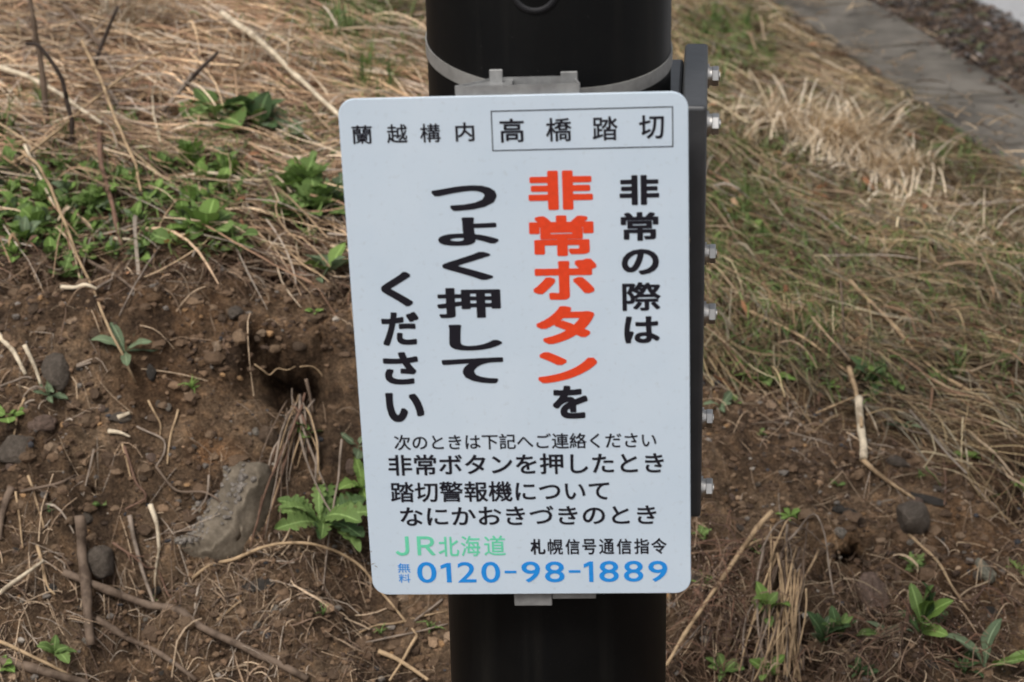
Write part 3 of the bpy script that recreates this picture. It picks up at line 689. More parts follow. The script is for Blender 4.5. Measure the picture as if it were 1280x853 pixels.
# ------------------------------------------------------------------ grit
ico = bmesh.new(); bmesh.ops.create_icosphere(ico, subdivisions=1, radius=1); ico.verts.ensure_lookup_table()
IV = np.array([v.co[:] for v in ico.verts]); IF = np.array([[v.index for v in f.verts] for f in ico.faces]); ico.free()
def grit(name, n, dens, smin, smax, P, w, xr, yr, label, sink=.3, sub=1):
    ic = bmesh.new(); bmesh.ops.create_icosphere(ic, subdivisions=sub, radius=1); ic.verts.ensure_lookup_table()
    IV = np.array([v.co[:] for v in ic.verts]); IF = np.array([[v.index for v in f.verts] for f in ic.faces]); ic.free(); m_ = len(IV)
    x, y, px, py = scatter(n, dens, xr, yr); n = len(x); s = smin*(smax/smin)**(rng.random(n)**2.2)
    sc = s[:, None]*np.stack([rng.uniform(.7, 1.3, n), rng.uniform(.7, 1.3, n), rng.uniform(.45, .9, n)], -1)
    th = rng.uniform(0, 6.28, n); V = IV[None]*sc[:, None, :]*(1+rng.normal(0, .14, (n, m_, 1)))
    c, s_ = np.cos(th)[:, None], np.sin(th)[:, None]
    V = np.stack([V[..., 0]*c-V[..., 1]*s_, V[..., 0]*s_+V[..., 1]*c, V[..., 2]], -1)
    V += np.stack([x, y, H(x, y)+s*(.5-sink)], -1)[:, None]
    Fi = (IF[None]+(np.arange(n)*m_)[:, None, None]).reshape(-1, 3)
    o = link(name, np_mesh(name, V.reshape(-1, 3), Fi, False, np.repeat(palette(n, P, w, .25), m_, 0)), M['grit'])
    tag(o, label, 'gravel', kind='stuff')
SP = [(.10, .064, .040), (.14, .09, .055), (.075, .05, .035), (.17, .15, .13), (.28, .17, .085), (.30, .27, .23), (.05, .05, .055)]
grit('soil_grit', 90000, lambda px, py, db, u, x, y: (db > 0)*np.clip(.55+1.0*vnoise(x, y, .09, 50), .1, 1), .0008, .0068, SP, [3, 3, 2, .5, .3, .10, .25], (-1.05, 1.45), (2.22, 3.35), 'fine crumbs and grit over the brown soil face')
grit('soil_clods', 8000, lambda px, py, db, u, x, y: (db > 2)*np.clip(.5+1.6*vnoise(x, y, .11, 52), .05, 1), .0040, .0145, [(.135, .088, .054), (.17, .115, .072), (.10, .066, .042), (.21, .15, .10)], [3, 2, 2, .7], (-1.05, 1.45), (2.22, 3.35), 'crumbly clods of brown earth on the soil face', .75, 2)
grit('roadside_gravel', 20000, lambda px, py, db, u, x, y: ((u > GW+.005) & (u < ROFF+.06))*np.clip(.5+1.0*vnoise(x, y, .08, 51), .1, 1), .003, .014,
     [(.08, .070, .066), (.13, .12, .115), (.20, .185, .18), (.05, .044, .040)], [2, 1.2, .4, 1.5], (.9, 2.2), (4.0, 7.0), 'dark gravel and dead leaves between gutter and road')
x, y, px, py = scatter(2600, lambda px, py, db, u, x, y: ((u > -.08) & (u < GW+.02))*np.clip(.9-u*3.2+1.5*vnoise(x, y, .2, 61), .03, 1), (.6, 1.6), (4.0, 7.0)); n = len(x)
strands('slab_debris', x, y, rng.uniform(-3.14, 3.14, n), rng.uniform(.02, .11, n), rng.uniform(.001, .005, n), rng.uniform(.036, .042, n), rng.uniform(0, .006, n), rng.normal(0, .6, n), palette(n, [(.30, .22, .14), (.20, .15, .10), (.42, .33, .22), (.10, .08, .05)], [1, 1, .5, .8]), 4)
tag(bpy.data.objects['slab_debris'], 'stray straw and dead leaf bits lying on the gutter slabs', 'plant litter', kind='stuff')
x, y, px, py = scatter(7000, lambda px, py, db, u, x, y: ((u > GW-.05) & (u < ROFF+.05))*.8, (.8, 2.1), (4.1, 6.9)); n = len(x)
strands('roadside_leaf_litter', x, y, rng.uniform(-3.14, 3.14, n), rng.uniform(.02, .06, n), rng.uniform(.003, .014, n), rng.uniform(.004, .018, n), rng.uniform(0, .012, n), rng.normal(0, 1.2, n),
        palette(n, [(.09, .06, .045), (.16, .12, .09), (.28, .22, .17), (.10, .11, .06), (.05, .04, .035)], [1.5, 1, .5, .5, 1]), 3, taper=.2)
tag(bpy.data.objects['roadside_leaf_litter'], 'dark dead leaves between the gutter slabs and the road', 'dead leaves', kind='stuff')

# ------------------------------------------------------------------ stones
def stone_mesh(seed, sub=3, ang=.35):
    bm = bmesh.new(); bmesh.ops.create_icosphere(bm, subdivisions=sub, radius=1)
    r = random.Random(seed); planes = [(Vector((r.gauss(0, 1), r.gauss(0, 1), r.gauss(0, 1))).normalized(), r.uniform(.55, .9)) for _ in range(7)]
    for v in bm.verts:
        p = v.co.copy()
        for nrm, d in planes:
            k = p.dot(nrm)-d
            if k > 0: p -= nrm*k*(.9 if ang > .3 else .5)
        p *= 1+.16*mnoise.noise(p*1.7+Vector((seed, 0, 0)))+.06*mnoise.noise(p*5+Vector((0, seed, 0)))
        v.co = p
    me = bpy.data.meshes.new('stone'); bm.to_mesh(me); bm.free()
    for p in me.polygons: p.use_smooth = True
    return me
def stone(px, py, w, h, rot, mat, label, group=None, name='stone', seed=None, ang=.35, sink=.25, depth=.8):
    P = hit(px, py); s = np.linalg.norm(P-[0, 0, ZC])/FPX; seed = seed or int(px*7+py)
    me = stone_mesh(seed, 3 if w > 14 else 2, ang); me.materials.append(M[mat]); o = link(name, me)
    n = Vector(HN(P[0], P[1], .03)); sx, sz = w*s/2, h*s/2; sy = min(sx, sz)*depth
    # x across the picture, second axis up the slope, third along the normal
    X = Vector((1, 0, 0)); X = (X-n*X.dot(n)).normalized(); Yv = n.cross(X)
    R = Matrix((X, Yv, n)).transposed() @ Matrix.Rotation(rot, 3, 'Z')
    o.matrix_world = Matrix.Translation(Vector(P)+n*sy*(.6-sink)) @ R.to_4x4() @ Matrix.Diagonal((sx*1.12, sz*1.25, sy, 1))
    tag(o, label, 'stone', group); return o
stone(1090, 746, 34, 52, .15, 'st_pink', 'smooth rounded pinkish brown stone, egg shaped, low right of the pole', ang=.1, depth=1.0)
stone(1139, 652, 42, 40, -.4, 'st_grey', 'blunt grey brown stone on the right soil face below the curled straw', depth=1.1)
stone(1231, 716, 22, 32, .5, 'st_green', 'small pale greenish stone standing alone on the bare right slope', depth=.8)
stone(70, 466, 30, 40, .1, 'st_grey', 'dark brown grey stone at left behind the pale broken stalk')
stone(22, 562, 46, 36, .5, 'st_grey', 'flat angular grey slab of stone near the left edge', depth=.5)
stone(55, 530, 34, 20, .3, 'st_pink', 'flat pinkish stone just above the grey slab at the left edge', depth=.6)
stone(125, 703, 36, 34, .8, 'st_grey', 'broken dark stone with a pale face left of the concrete lump', depth=.9)
stone(146, 482, 11, 17, .1, 'st_orange', 'small ochre stone left of centre on the soil, under the sloping straw')
stone(150, 523, 28, 12, .1, 'st_grey', 'flat grey stone right behind the white chip on the soil', depth=.6)
stone(293, 393, 20, 18, .5, 'st_grey', 'grey pebble on the upper left soil face beside the pale crumb')
stone(42, 387, 13, 16, 0, 'st_brown', 'round brown pebble under the turf at far left')
stone(190, 283+90, 20, 12, .4, 'st_orange', 'reddish ochre stone just under the turf edge left of the pole')
stone(190, 466, 12, 20, .2, 'st_dark', 'blackish slate chip beside the greyish rosette')
stone(335, 546, 22, 24, .2, 'st_brown', 'brown stone above the lump of old concrete')
stone(320, 732, 42, 14, .1, 'st_dark', 'flat blackish slate lying under the arched straw stalk', depth=.35)
stone(438, 410, 12, 26, 0, 'st_brown', 'brown stone half hidden at the sign\'s left edge, above')
stone(438, 585, 14, 20, 0, 'st_pink', 'brown stone at the left edge of the sign beside the toothed leaves')
stone(1255, 705, 18, 9, .2, 'st_brown', 'thin brown stone near the right edge on the bare slope')
stone(1240, 766, 32, 12, .1, 'st_dark', 'black shale chip at lower right above the long green leaf')
stone(1275, 805, 18, 18, .1, 'st_orange', 'ochre stone cut by the right edge of the view')
stone(1203, 809, 12, 10, .1, 'st_orange', 'small ochre stone among the lower right leaves')
stone(1056, 641, 30, 12, -.2, 'st_dark', 'dark stone with a wet looking top near the small hole')
stone(1120, 578, 34, 14, 0, 'st_grey', 'flat grey stone under the straw at the right grass edge')
stone(1160, 625, 44, 14, -.5, 'st_dark', 'dark root-like stone right of the blunt grey stone', depth=.5)
stone(868, 722, 18, 18, 0, 'st_grey', 'grey stone beside the lower right corner of the sign')
stone(957, 715, 14, 14, 0, 'st_orange', 'small orange stone behind the leaning tan cane')
stone(985, 672, 30, 10, -.1, 'st_brown', 'brown flat stone at the upper end of the leaning tan cane')
stone(1165, 834, 24, 14, 0, 'st_dark', 'black stone in the litter at the bottom right')
stone(128, 512, 12, 9, 0, 'st_pink', 'round pinkish pebble left of the white chip')
stone(210, 510, 9, 9, 0, 'st_pale', 'tiny pale pebble in the middle of the left soil face')
stone(320, 545-5, 9, 10, 0, 'st_pale', 'white pebble above the concrete lump')
stone(1050, 668, 16, 14, 0, 'st_pale', 'pale crumbly clod beside the small hole')
for k in range(120):
    while True:
        if rng.random() < .55: px, py = rng.uniform(-20, 445), rng.uniform(360, 850)
        else: px, py = rng.uniform(850, 1290), rng.uniform(520, 850)
        if py > np.interp(px, BX, BY)+25 and not (300 < px < 432 and 440 < py < 520): break
    s = 5+9*rng.random()**2
    stone(px, py, s*rng.uniform(.9, 1.5), s, rng.uniform(-1, 1), ['st_brown', 'st_grey', 'st_brown', 'st_orange', 'st_dark', 'st_pink', 'st_pale'][int(rng.integers(0, 7))],
          'small pebble bedded in the brown soil face', 'pebbles bedded in the soil', 'pebble', sink=.35)
# lump of old concrete
def chunk():
    P = hit(250, 662); s = np.linalg.norm(P-[0, 0, ZC])/FPX
    bm = bmesh.new(); vs = box(bm, -.088, .080, -.075, .075, -.045, .045); bmesh.ops.subdivide_edges(bm, edges=bm.edges[:], cuts=22, use_grid_fill=True)
    for v in bm.verts:
        p = v.co; r = .022
        q = Vector((max(-.088+r, min(.080-r, p.x)), max(-.075+r, min(.075-r, p.y)), max(-.045+r, min(.045-r, p.z))))
        d = p-q
        if d.length > r: p = q+d.normalized()*r
        p = Vector(p); p.x += .35*p.y
        top = 1 if p.z > .02 else .35
        f = 1+.10*mnoise.noise(p*14)+.05*mnoise.noise(p*40)
        v.co = p*f+Vector((0, 0, top*(.014*mnoise.noise(p*24)+.010*mnoise.noise(p*75))))
    e = empty('concrete_lump', P.tolist()); e.rotation_euler = (Matrix.Rotation(math.radians(24), 3, 'X') @ Matrix.Rotation(math.radians(-26), 3, 'Y') @ Matrix.Rotation(math.radians(-12), 3, 'Z')).to_euler()
    e.location = Vector(P)+Vector((.012, .043, -.014))
    tag(e, 'lump of broken old concrete with pale aggregate half buried in the left soil', 'rubble')
    bm_obj('lump', bm, M['chunk'], e, True)
    bm2 = bmesh.new()
    for k in range(900):
        x, y = rng.uniform(-.080, .074), rng.uniform(-.068, .066)
        if mnoise.noise(Vector((x*26, y*26, 3))) < -.05+.2*rng.normal(): continue
        x += .35*y; s_ = .0012+.0042*rng.random()**2.5; p = Vector((x, y, .045)); f = 1+.10*mnoise.noise(p*14)+.05*mnoise.noise(p*40); z = .045*f+.014*mnoise.noise(p*24)+.010*mnoise.noise(p*75)
        mt = Matrix.Translation((x*f, y*f, z-s_*.25)) @ Matrix.Rotation(rng.uniform(0, 3), 4, Vector(rng.normal(size=3))) @ Matrix.Diagonal((s_*1.3, s_, s_*.8, 1))
        bmesh.ops.create_icosphere(bm2, subdivisions=1, radius=1, matrix=mt)
    for v in bm2.verts: v.co += Vector(mnoise.noise_vector(v.co*300))*.001
    tag(bm_obj('aggregate', bm2, stone_mat('aggregate_mix', (.22, .195, .17), 120), e), kind='stuff')
chunk()
# ------------------------------------------------------------------ stems, twigs, canes
def tube(bm, pts, rad, n=6, wob=.0):
    pts = [Vector(p) for p in pts]; rings = []; uv = bm.loops.layers.uv.verify(); acc = [0]
    for a, b in zip(pts, pts[1:]): acc.append(acc[-1]+(b-a).length)
    for i, p in enumerate(pts):
        d = (pts[min(i+1, len(pts)-1)]-pts[max(i-1, 0)]).normalized(); a = d.orthogonal().normalized() if abs(d.z) > .95 else d.cross(Vector((0, 0, 1))).normalized(); b = d.cross(a)
        r = rad[i] if hasattr(rad, '__len__') else rad
        rings.append([bm.verts.new(p+(a*math.cos(2*math.pi*k/n)+b*math.sin(2*math.pi*k/n))*r) for k in range(n)])
    for i, (a, b) in enumerate(zip(rings, rings[1:])):
        for k in range(n):
            f = bm.faces.new((a[k], a[(k+1) % n], b[(k+1) % n], b[k]))
            for l, q in zip(f.loops, ((k, i), (k+1, i), (k+1, i+1), (k, i+1))): l[uv].uv = (q[0]/n, acc[q[1]])
    bm.faces.new(rings[0][::-1]); bm.faces.new(rings[-1])
def smooth_path(P, k=5):
    P = [np.array(p, float) for p in P]
    if len(P) < 3:
        return [P[0]+(P[-1]-P[0])*t for t in np.linspace(0, 1, k*2)]
    Q = [2*P[0]-P[1]]+P+[2*P[-1]-P[-2]]; out = []
    for i in range(1, len(Q)-2):
        for t in np.linspace(0, 1, k, endpoint=False):
            a, b, c, d = Q[i-1:i+3]; out.append(.5*((2*b)+(-a+c)*t+(2*a-5*b+4*c-d)*t*t+(-a+3*b-3*c+d)*t**3))
    return out+[P[-1]]
def stem(pix, wpx, mat, label, cat=None, name=None, lift=.006, mode='lie', taper=.62, group=None, knots=0, parent=None, jag=.0015, n=7, end=None):
    """lie: every point rests on the ground; up: first point on the ground, the rest rise from it"""
    if mode == 'lie':
        P = [hit(*q[:2])+np.array([0, 0, (q[2] if len(q) > 2 else lift)]) for q in pix]
    else:
        b = hit(*pix[0][:2]); y0 = b[1]; P = [b-[0, 0, .01]]
        for q in pix[1:]:
            P.append(at_y(q[0], q[1], y0+(q[2] if len(q) > 2 else 0)))
    s = np.linalg.norm(P[0]-[0, 0, ZC])/FPX; r = wpx*s/2
    straw = mat in ('stem_tan', 'stem_pale'); cat = cat or ('straw' if straw else 'twig'); name = name or ('dry_straw' if straw else 'dry_twig')
    Q = smooth_path(P, 6); m = len(Q); sd = rng.uniform(0, 100)
    Q = [Vector(q)+Vector(mnoise.noise_vector(Vector(q)*22+Vector((sd, 0, 0))))*jag*1.6 for q in Q]
    cl = .0022 if mode == 'lie' else -1
    if mode == 'lie' and 'hollow' not in (label or ''):
        for i, q in enumerate(Q):
            L_ = min(q[2] if len(q) > 2 else lift for q in pix); q.z = max(q.z, float(H(np.array(q.x), np.array(q.y)))+max(.4*L_, cl))
        for _ in range(2): Q = [Q[0]]+[Vector((b.x, b.y, (a.z+2*b.z+c.z)/4)) for a, b, c in zip(Q, Q[1:], Q[2:])]+[Q[-1]]
    rad = [r*(1-(1-taper)*i/(m-1))*(1+.16*mnoise.noise(Vector((i*.9, sd, 0)))) for i in range(m)]
    for k in range(knots):
        i = int((k+.6)*m/(knots+.2)); i = min(i, m-1); rad[i] *= 1.28
    bm = bmesh.new(); tube(bm, Q, rad, n)
    if parent is None and mat.startswith('twig') and m > 8 and 2.5 < wpx < 9:
        for _ in range(int(rng.integers(1, 4))):
            i = int(rng.integers(2, m-2)); d = (Q[i+1]-Q[i-1]).normalized(); sd_ = d.cross(Vector((rng.normal(), rng.normal(), abs(rng.normal())))).normalized(); l = rng.uniform(.008, .03)
            tube(bm, [Q[i], Q[i]+(d*.8+sd_*.6).normalized()*l*.5, Q[i]+(d+sd_*.7+Vector((0, 0, .2))).normalized()*l], [rad[i]*.6, rad[i]*.45, rad[i]*.25], 5)
    loc = Q[0].copy()
    if parent is None:
        for v in bm.verts: v.co -= loc
        o = bm_obj(name, bm, M[mat], None, True); o.location = loc; tag(o, label, cat, group)
    else:
        inv = parent.matrix_world.inverted() if False else Matrix.Translation(-Vector(parent.location))
        for v in bm.verts: v.co = inv @ v.co
        o = bm_obj(name, bm, M[mat], parent, True)
    return o
# upper left, standing and leaning
stem([(60, 165), (52, 90), (44, 40), (34, -30)], 8, 'twig_brown', 'thick brown dead stem standing upright at the upper left edge', mode='up', knots=2)
stem([(92, 192), (88, 140), (72, 90), (50, 58), (32, 54)], 6.5, 'twig_dark', 'dark hooked twig with a pale cut tip bending left over the straw', mode='up', jag=.003)
stem([(112, 98), (128, 55), (147, 8)], 6, 'twig_dark', 'short dark twig leaning right at the top left', mode='up')
stem([(84, 44, .06), (118, 80, .06), (150, 108, .03), (185, 148, .015)], 6, 'twig_brown', 'purplish brown twig slanting down to the right in the upper left straw', jag=.003)
stem([(218, 118), (245, 92), (272, 66)], 7, 'twig_dark', 'stout dark twig with a pale tip pointing up to the right', mode='up')
stem([(205, 152, .02), (222, 140, .03), (243, 124, .05)], 7, 'stem_grey', 'grey snapped stick end near the broad leaves')
stem([(281, 66, .08), (320, 92, .075), (345, 112, .07), (375, 135, .06), (428, 176, .045)], 8.5, 'stem_pale', 'long pale bleached stalk running down to the top left corner of the sign', knots=2)
stem([(-8, 113, .05), (60, 142, .055), (130, 182, .04)], 7, 'stem_pale', 'pale split stalk at the left edge above the green leaves', knots=1)
stem([(106, 90, .06), (130, 145, .07), (150, 200, .07), (172, 240, .05), (178, 262, .03)], 4, 'stem_tan', 'thin straw stalk crossing the leafy patch with a frayed end', knots=1)
stem([(30, 224, .05), (62, 270, .07), (100, 350, .04), (135, 425, .03), (171, 488, .012)], 4.0, 'stem_tan', 'very long thin straw sloping from the green leaves down the left soil')
stem([(36, 224, .06), (72, 289, .04)], 4.5, 'stem_pale', 'short cream stalk in the left green patch')
stem([(128, 172, .03), (127, 215, .035), (140, 270, .03), (154, 318, .01)], 7, 'twig_red', 'reddish brown stem upright in the leafy patch')
stem([(0, 201, .02), (60, 203, .02), (165, 202, .015)], 4, 'stem_tan', 'horizontal straw along the top of the leafy patch')
stem([(20, 240, .05), (60, 212, .05), (180, 110, .05), (250, 82, .05)], 5, 'stem_tan', 'arched tan straw rising to the right in the upper left')
stem([(282, 172, .02), (310, 160, .03), (325, 130, .02)], 4, 'stem_pale', 'curled cream straw beside the broad dock leaves')
stem([(140, 306), (166, 310)], 5, 'stem_pale', 'short cream straw piece at the lower edge of the leaves', lift=.012)
stem([(205, 210, .02), (192, 140, .03), (210, 100, .03)], 3.5, 'stem_pale', 'thin pale forked straw in the upper left tangle')
stem([(196, 108, .03), (205, 140, .02), (230, 205, .01)], 3.5, 'twig_brown', 'thin brown stalk crossing the forked straw')
stem([(302, 0, .02), (330, 40, .02), (375, 75, .02), (450, 90, .02)], 5, 'stem_tan', 'tan reed curving across the straw left of the pole top')
stem([(300, 75, .01), (380, 95, .02), (470, 125, .02)], 5, 'twig_red', 'reddish stalk lying under the bleached one near the sign corner')
stem([(350, 160, .02), (420, 200, .02), (440, 215, .02)], 5, 'stem_tan', 'tan stalk near the upper left edge of the sign')
stem([(360, 40, .03), (420, 52, .03), (520, 78, .02)], 5, 'stem_tan', 'straight tan reed pointing at the strap on the pole')
# soil, left
stem([(0, 425, .01), (20, 450, .01), (33, 472, .006)], 7, 'stem_pale', 'pale dry stalk cut by the left edge on the soil')
stem([(33, 447, .02), (52, 485, .006)], 6, 'stem_pale', 'straight broken cream stalk above the little rosette')
stem([(0, 488), (50, 478)], 3, 'stem_grey', 'thin grey straw at the left edge behind the cream stalk')
stem([(32, 503), (18, 550)], 4, 'stem_tan', 'short tan straw over the grey slab stone')
stem([(78, 366), (122, 369)], 6, 'stem_pale', 'small white straw piece high on the left soil', lift=.01)
stem([(122, 369), (142, 357)], 4.5, 'stem_grey', 'grey straw end touching the white straw piece', lift=.01)
stem([(97, 463), (115, 458)], 5, 'stem_grey', 'stubby tan straw end on the left soil', lift=.006)
stem([(208, 305, .01), (175, 355, .012), (150, 400, .006)], 3, 'stem_grey', 'thin grey twig slanting under the turf edge')
stem([(110, 330, .006), (150, 355, .01), (178, 375, .006)], 4.5, 'twig_brown', 'brown rootlet under the turf edge')
stem([(318, 333, .01), (380, 352, .01), (432, 366, .008)], 5, 'twig_brown', 'brown root slanting below the turf to the sign edge')
stem([(148, 530), (163, 524)], 7, 'stem_pale', 'small bright white chip of stalk on the soil', lift=.01, jag=0)
stem([(135, 545), (150, 547), (163, 552)], 6.5, 'stem_pale', 'torn cream husk below the white chip', lift=.008, taper=.3)
stem([(185, 505), (200, 532), (200, 550)], 3, 'stem_tan', 'kinked thin straw on the middle of the left soil')
stem([(172, 538), (203, 552), (206, 570), (195, 590)], 3, 'stem_grey', 'thin hooked straw below the kinked one')
stem([(224, 517), (212, 560), (210, 585)], 3.2, 'stem_tan', 'thin nearly upright straw right of the kinked one')
stem([(152, 560), (165, 605)], 3, 'stem_tan', 'short thin straw left of the concrete lump')
stem([(157, 566, .01), (170, 610, .012), (183, 630, .012), (157, 644, .01)], 4, 'twig_red', 'bent brown straw elbow at the left of the concrete lump')
stem([(196, 592, .01), (222, 625, .015), (260, 632, .02), (287, 660, .02), (292, 708, .01)], 3.4, 'twig_brown', 'thin brown stalk arching over the concrete lump')
stem([(205, 675, .01), (262, 680, .02), (292, 708, .01), (303, 727, .01)], 3, 'twig_brown', 'thin stalk drooping over the foot of the concrete lump')
stem([(142, 693, .02), (180, 720, .02), (205, 745, .01), (220, 762, .01)], 3.6, 'twig_red', 'reddish thin stalk in front of the concrete lump')
stem([(262, 610, .02), (258, 640, .02), (238, 655, .01)], 3, 'stem_grey', 'tiny forked grey stalk on top of the concrete lump')
stem([(242, 729, .008), (300, 712, .02), (345, 703, .03), (400, 708, .035), (450, 730, .03), (490, 768, .015), (522, 802, .01)], 4.6, 'stem_tan', 'long arched tan stalk curving from the concrete lump to below the sign')
stem([(522, 803, .01), (505, 830, .01), (488, 858, .01)], 4.6, 'stem_tan', 'bent lower end of the arched stalk beside the pole foot')
stem([(473, 822, .01), (500, 835, .01), (535, 858, .01)], 7, 'stem_tan', 'split tan reed at the bottom beside the pole')
stem([(104, 684, .05), (107, 730, .05), (112, 775, .03), (115, 814, .01)], 12.5, 'twig_brown', 'thick grey brown stump of cane standing up at lower left', cat='cane', name='cane', n=12, taper=.92, knots=1)
stem([(80, 727, .015), (190, 775, .02), (270, 808, .02), (385, 856, .01)], 9.5, 'twig_brown', 'long brown cane lying down to the right across the lower left', cat='cane', name='cane', n=10, knots=3, taper=.9)
stem([(120, 780, .01), (170, 815, .015), (245, 858, .01)], 8.5, 'twig_brown', 'shorter brown cane below the long one at bottom left', cat='cane', name='cane', n=10, knots=2)
stem([(0, 758, .02), (57, 723, .03)], 6, 'stem_pale', 'cream stalk rising from the left edge near the bottom')
stem([(0, 810, .01), (50, 832, .01), (90, 852, .01)], 5, 'stem_tan', 'tan stalk along the bottom left corner')
stem([(0, 832, .004), (60, 845, .004), (110, 858, .004)], 14, 'twig_brown', 'rotting brown branch in the bottom left corner', n=9)
stem([(14, 615), (3, 650), (0, 680)], 10, 'twig_brown', 'brown bark strip at the left edge')
stem([(48, 688), (60, 735), (70, 748)], 4.5, 'stem_tan', 'dry tan leaf sheath left of the standing cane')
stem([(20, 620), (30, 690)], 3, 'stem_tan', 'thin straw near the left edge above the cream stalk')
stem([(27, 620), (80, 608), (98, 598)], 4, 'twig_brown', 'brown stalk lying at left above the cane')
stem([(36, 600), (55, 665)], 3.5, 'stem_tan', 'straw slanting at left above the bark strip')
stem([(118, 566), (105, 625)], 3, 'stem_grey', 'grey thin straw left of the elbow straw')
stem([(190, 655, .03), (200, 690, .03), (195, 740, .01)], 7, 'stem_pale', 'shredded pale leaf hanging in front of the concrete lump', taper=.4)
stem([(163, 660, .02), (176, 720, .02), (195, 770, .01)], 6, 'stem_grey', 'grey stalk leaning at the left of the shredded leaf')
stem([(450, 795), (500, 782), (560, 770)], 3.2, 'stem_tan', 'pale straw lying below the sign next to the pole')
stem([(455, 808), (505, 798), (560, 785)], 3, 'stem_grey', 'grey straw just below the pale one next to the pole')
stem([(553, 755), (520, 780), (500, 800)], 3, 'stem_grey', 'thin grey straw rising to the sign bottom')
stem([(265, 765), (285, 750), (305, 745)], 4, 'twig_brown', 'brown stub below the flat slate')
stem([(271, 780), (303, 755)], 4, 'stem_tan', 'tan stub lying below the flat slate')
stem([(377, 565, .03), (384, 610, .05), (400, 650, .05), (432, 695, .04)], 3, 'stem_grey', 'thin grey stalk across the toothed rosette')
stem([(429, 580, .04), (425, 640, .05), (412, 700, .03), (403, 745, .01)], 3, 'stem_grey', 'thin grey stalk hanging over the right of the toothed rosette')
stem([(318, 455, .0), (330, 464, .0), (338, 469, 0), (347, 461, .0), (360, 463, .0), (374, 457, .0)], 1.8, 'stem_tan', 'ragged pale rootlet fringing the upper lip of the dark hollow', lift=0, jag=.004)
stem([(376, 458, .0), (388, 456, .0), (396, 461, .0), (402, 469, 0)], 1.8, 'stem_tan', 'short pale rootlet at the right end of the hollow lip', lift=0, jag=.004)
stem([(383, 478), (388, 500), (392, 522)], 5, 'twig_brown', 'brown root hanging inside the right side of the dark hollow')
# right
stem([(964, 676, .05), (928, 722, .05), (880, 790, .045), (832, 856, .03)], 6.5, 'stem_tan', 'straight tan cane leaning down to the left beside the pole foot', cat='cane', name='cane', knots=3, n=9)
stem([(1060, 480, .03), (1070, 520, .04), (1076, 555, .03)], 7, 'stem_tan', 'upper tan part of the broken hollow stalk on the right slope')
stem([(1071, 528, .045), (1080, 588, .02)], 10, 'stem_pale', 'white hollow stalk with a cut end on the right slope', n=10, taper=.95, cat='stalk')
stem([(1077, 580, .01), (1100, 605, .015), (1142, 631, .01)], 7, 'stem_tan', 'tan dry leaf curling from the white stalk down to the grey stone', taper=.5)
stem([(1136, 672), (1170, 705), (1192, 740), (1211, 768)], 4, 'stem_tan', 'thin tan straw sloping down the bare right slope')
stem([(1044, 330, .03), (1052, 400, .03), (1055, 460, .02)], 4, 'twig_brown', 'thin grey brown stalk upright in the right straw')
stem([(1060, 370, .03), (1110, 420, .03), (1160, 470, .02), (1240, 520, .02)], 5, 'stem_tan', 'tan reed sloping through the right straw')
stem([(930, 400, .02), (1000, 440, .03), (1060, 480, .02)], 4, 'stem_tan', 'tan stalk leading down to the broken hollow stalk')
stem([(1020, 530, .02), (1080, 515, .03), (1150, 510, .02)], 3, 'stem_tan', 'thin straw crossing level above the white stalk')
stem([(1060, 500, .02), (1120, 545, .02), (1170, 560, .02)], 3, 'stem_grey', 'grey straw sloping right of the white stalk')
stem([(1140, 400, .02), (1200, 470, .02), (1270, 560, .02)], 4, 'stem_grey', 'grey reed bending down the right slope')
stem([(1175, 550), (1182, 600), (1180, 635)], 3, 'twig_red', 'thin reddish stalk on the upper right soil')
stem([(1203, 530), (1210, 590)], 3, 'stem_pale', 'fine pale straw next to the reddish stalk')
stem([(1095, 720), (1107, 752), (1112, 775)], 3, 'twig_brown', 'thin brown stalk beside the egg shaped stone')
stem([(1139, 770, .03), (1132, 795, .03), (1128, 803, .02)], 7, 'twig_red', 'pinkish brown broken stem among the lower right leaves')
stem([(1004, 853, .02), (990, 820, .03), (860, 790, .03)], 3, 'twig_brown', 'long thin brown stalk across the lower right litter')
stem([(1045, 806), (1090, 850)], 5, 'stem_tan', 'tan straw at the bottom right of the bundle')
stem([(840, 700, .02), (900, 690, .02), (945, 697, .02)], 3, 'twig_red', 'thin reddish stalk beside the lower corner of the sign')
stem([(868, 745, .01), (885, 775, .015), (878, 790, .01)], 7, 'twig_red', 'reddish bent stalk below the corner of the sign', jag=.003)
stem([(885, 775), (830, 840)], 3, 'stem_grey', 'grey twig by the pole foot on the right')
def bundle(base, tips, label, cols, w=(3, 5.5), name='straw_bundle'):
    B = hit(*base); e = empty(name, B.tolist()); tag(e, label, 'dead grass')
    for (x0, y0, l0), (x1, y1, l1), (x2, y2, l2) in tips:
        stem([(x0, y0, l0), (x1, y1, l1), (x2, y2, l2)], rng.uniform(*w), cols[int(rng.integers(0, len(cols)))], None, parent=e, name='stalk', taper=.7, jag=.002)
    return e
def fan(n, x0, xs, y0, ys, tips, h=.05):
    out = []
    for k in range(n):
        tx, ty = tips[k % len(tips)]; tx += rng.normal()*9; ty += rng.normal()*16; bx = x0+rng.normal()*xs; by = y0+rng.normal()*ys; f = rng.uniform(.35, .65)
        out.append(((bx, by, h*rng.uniform(.4, 1)), (bx+(tx-bx)*f+rng.normal()*7, by+(ty-by)*f, h*rng.uniform(.5, 1.2)), (tx, ty, rng.uniform(.002, .02))))
    return out
bundle((376, 512), fan(24, 374, 9, 518, 8, ((312, 660), (322, 668), (334, 672), (345, 640), (333, 690), (352, 610), (395, 620), (380, 600), (402, 598), (413, 602), (345, 655), (318, 640), (386, 600), (350, 590), (372, 575), (362, 560), (356, 600)), .035),
       'dead grass stalks hanging from one tuft between the hollow and the toothed rosette', ['stem_grey', 'twig_brown', 'stem_grey', 'stem_tan', 'twig_red'], (1.5, 4.2))
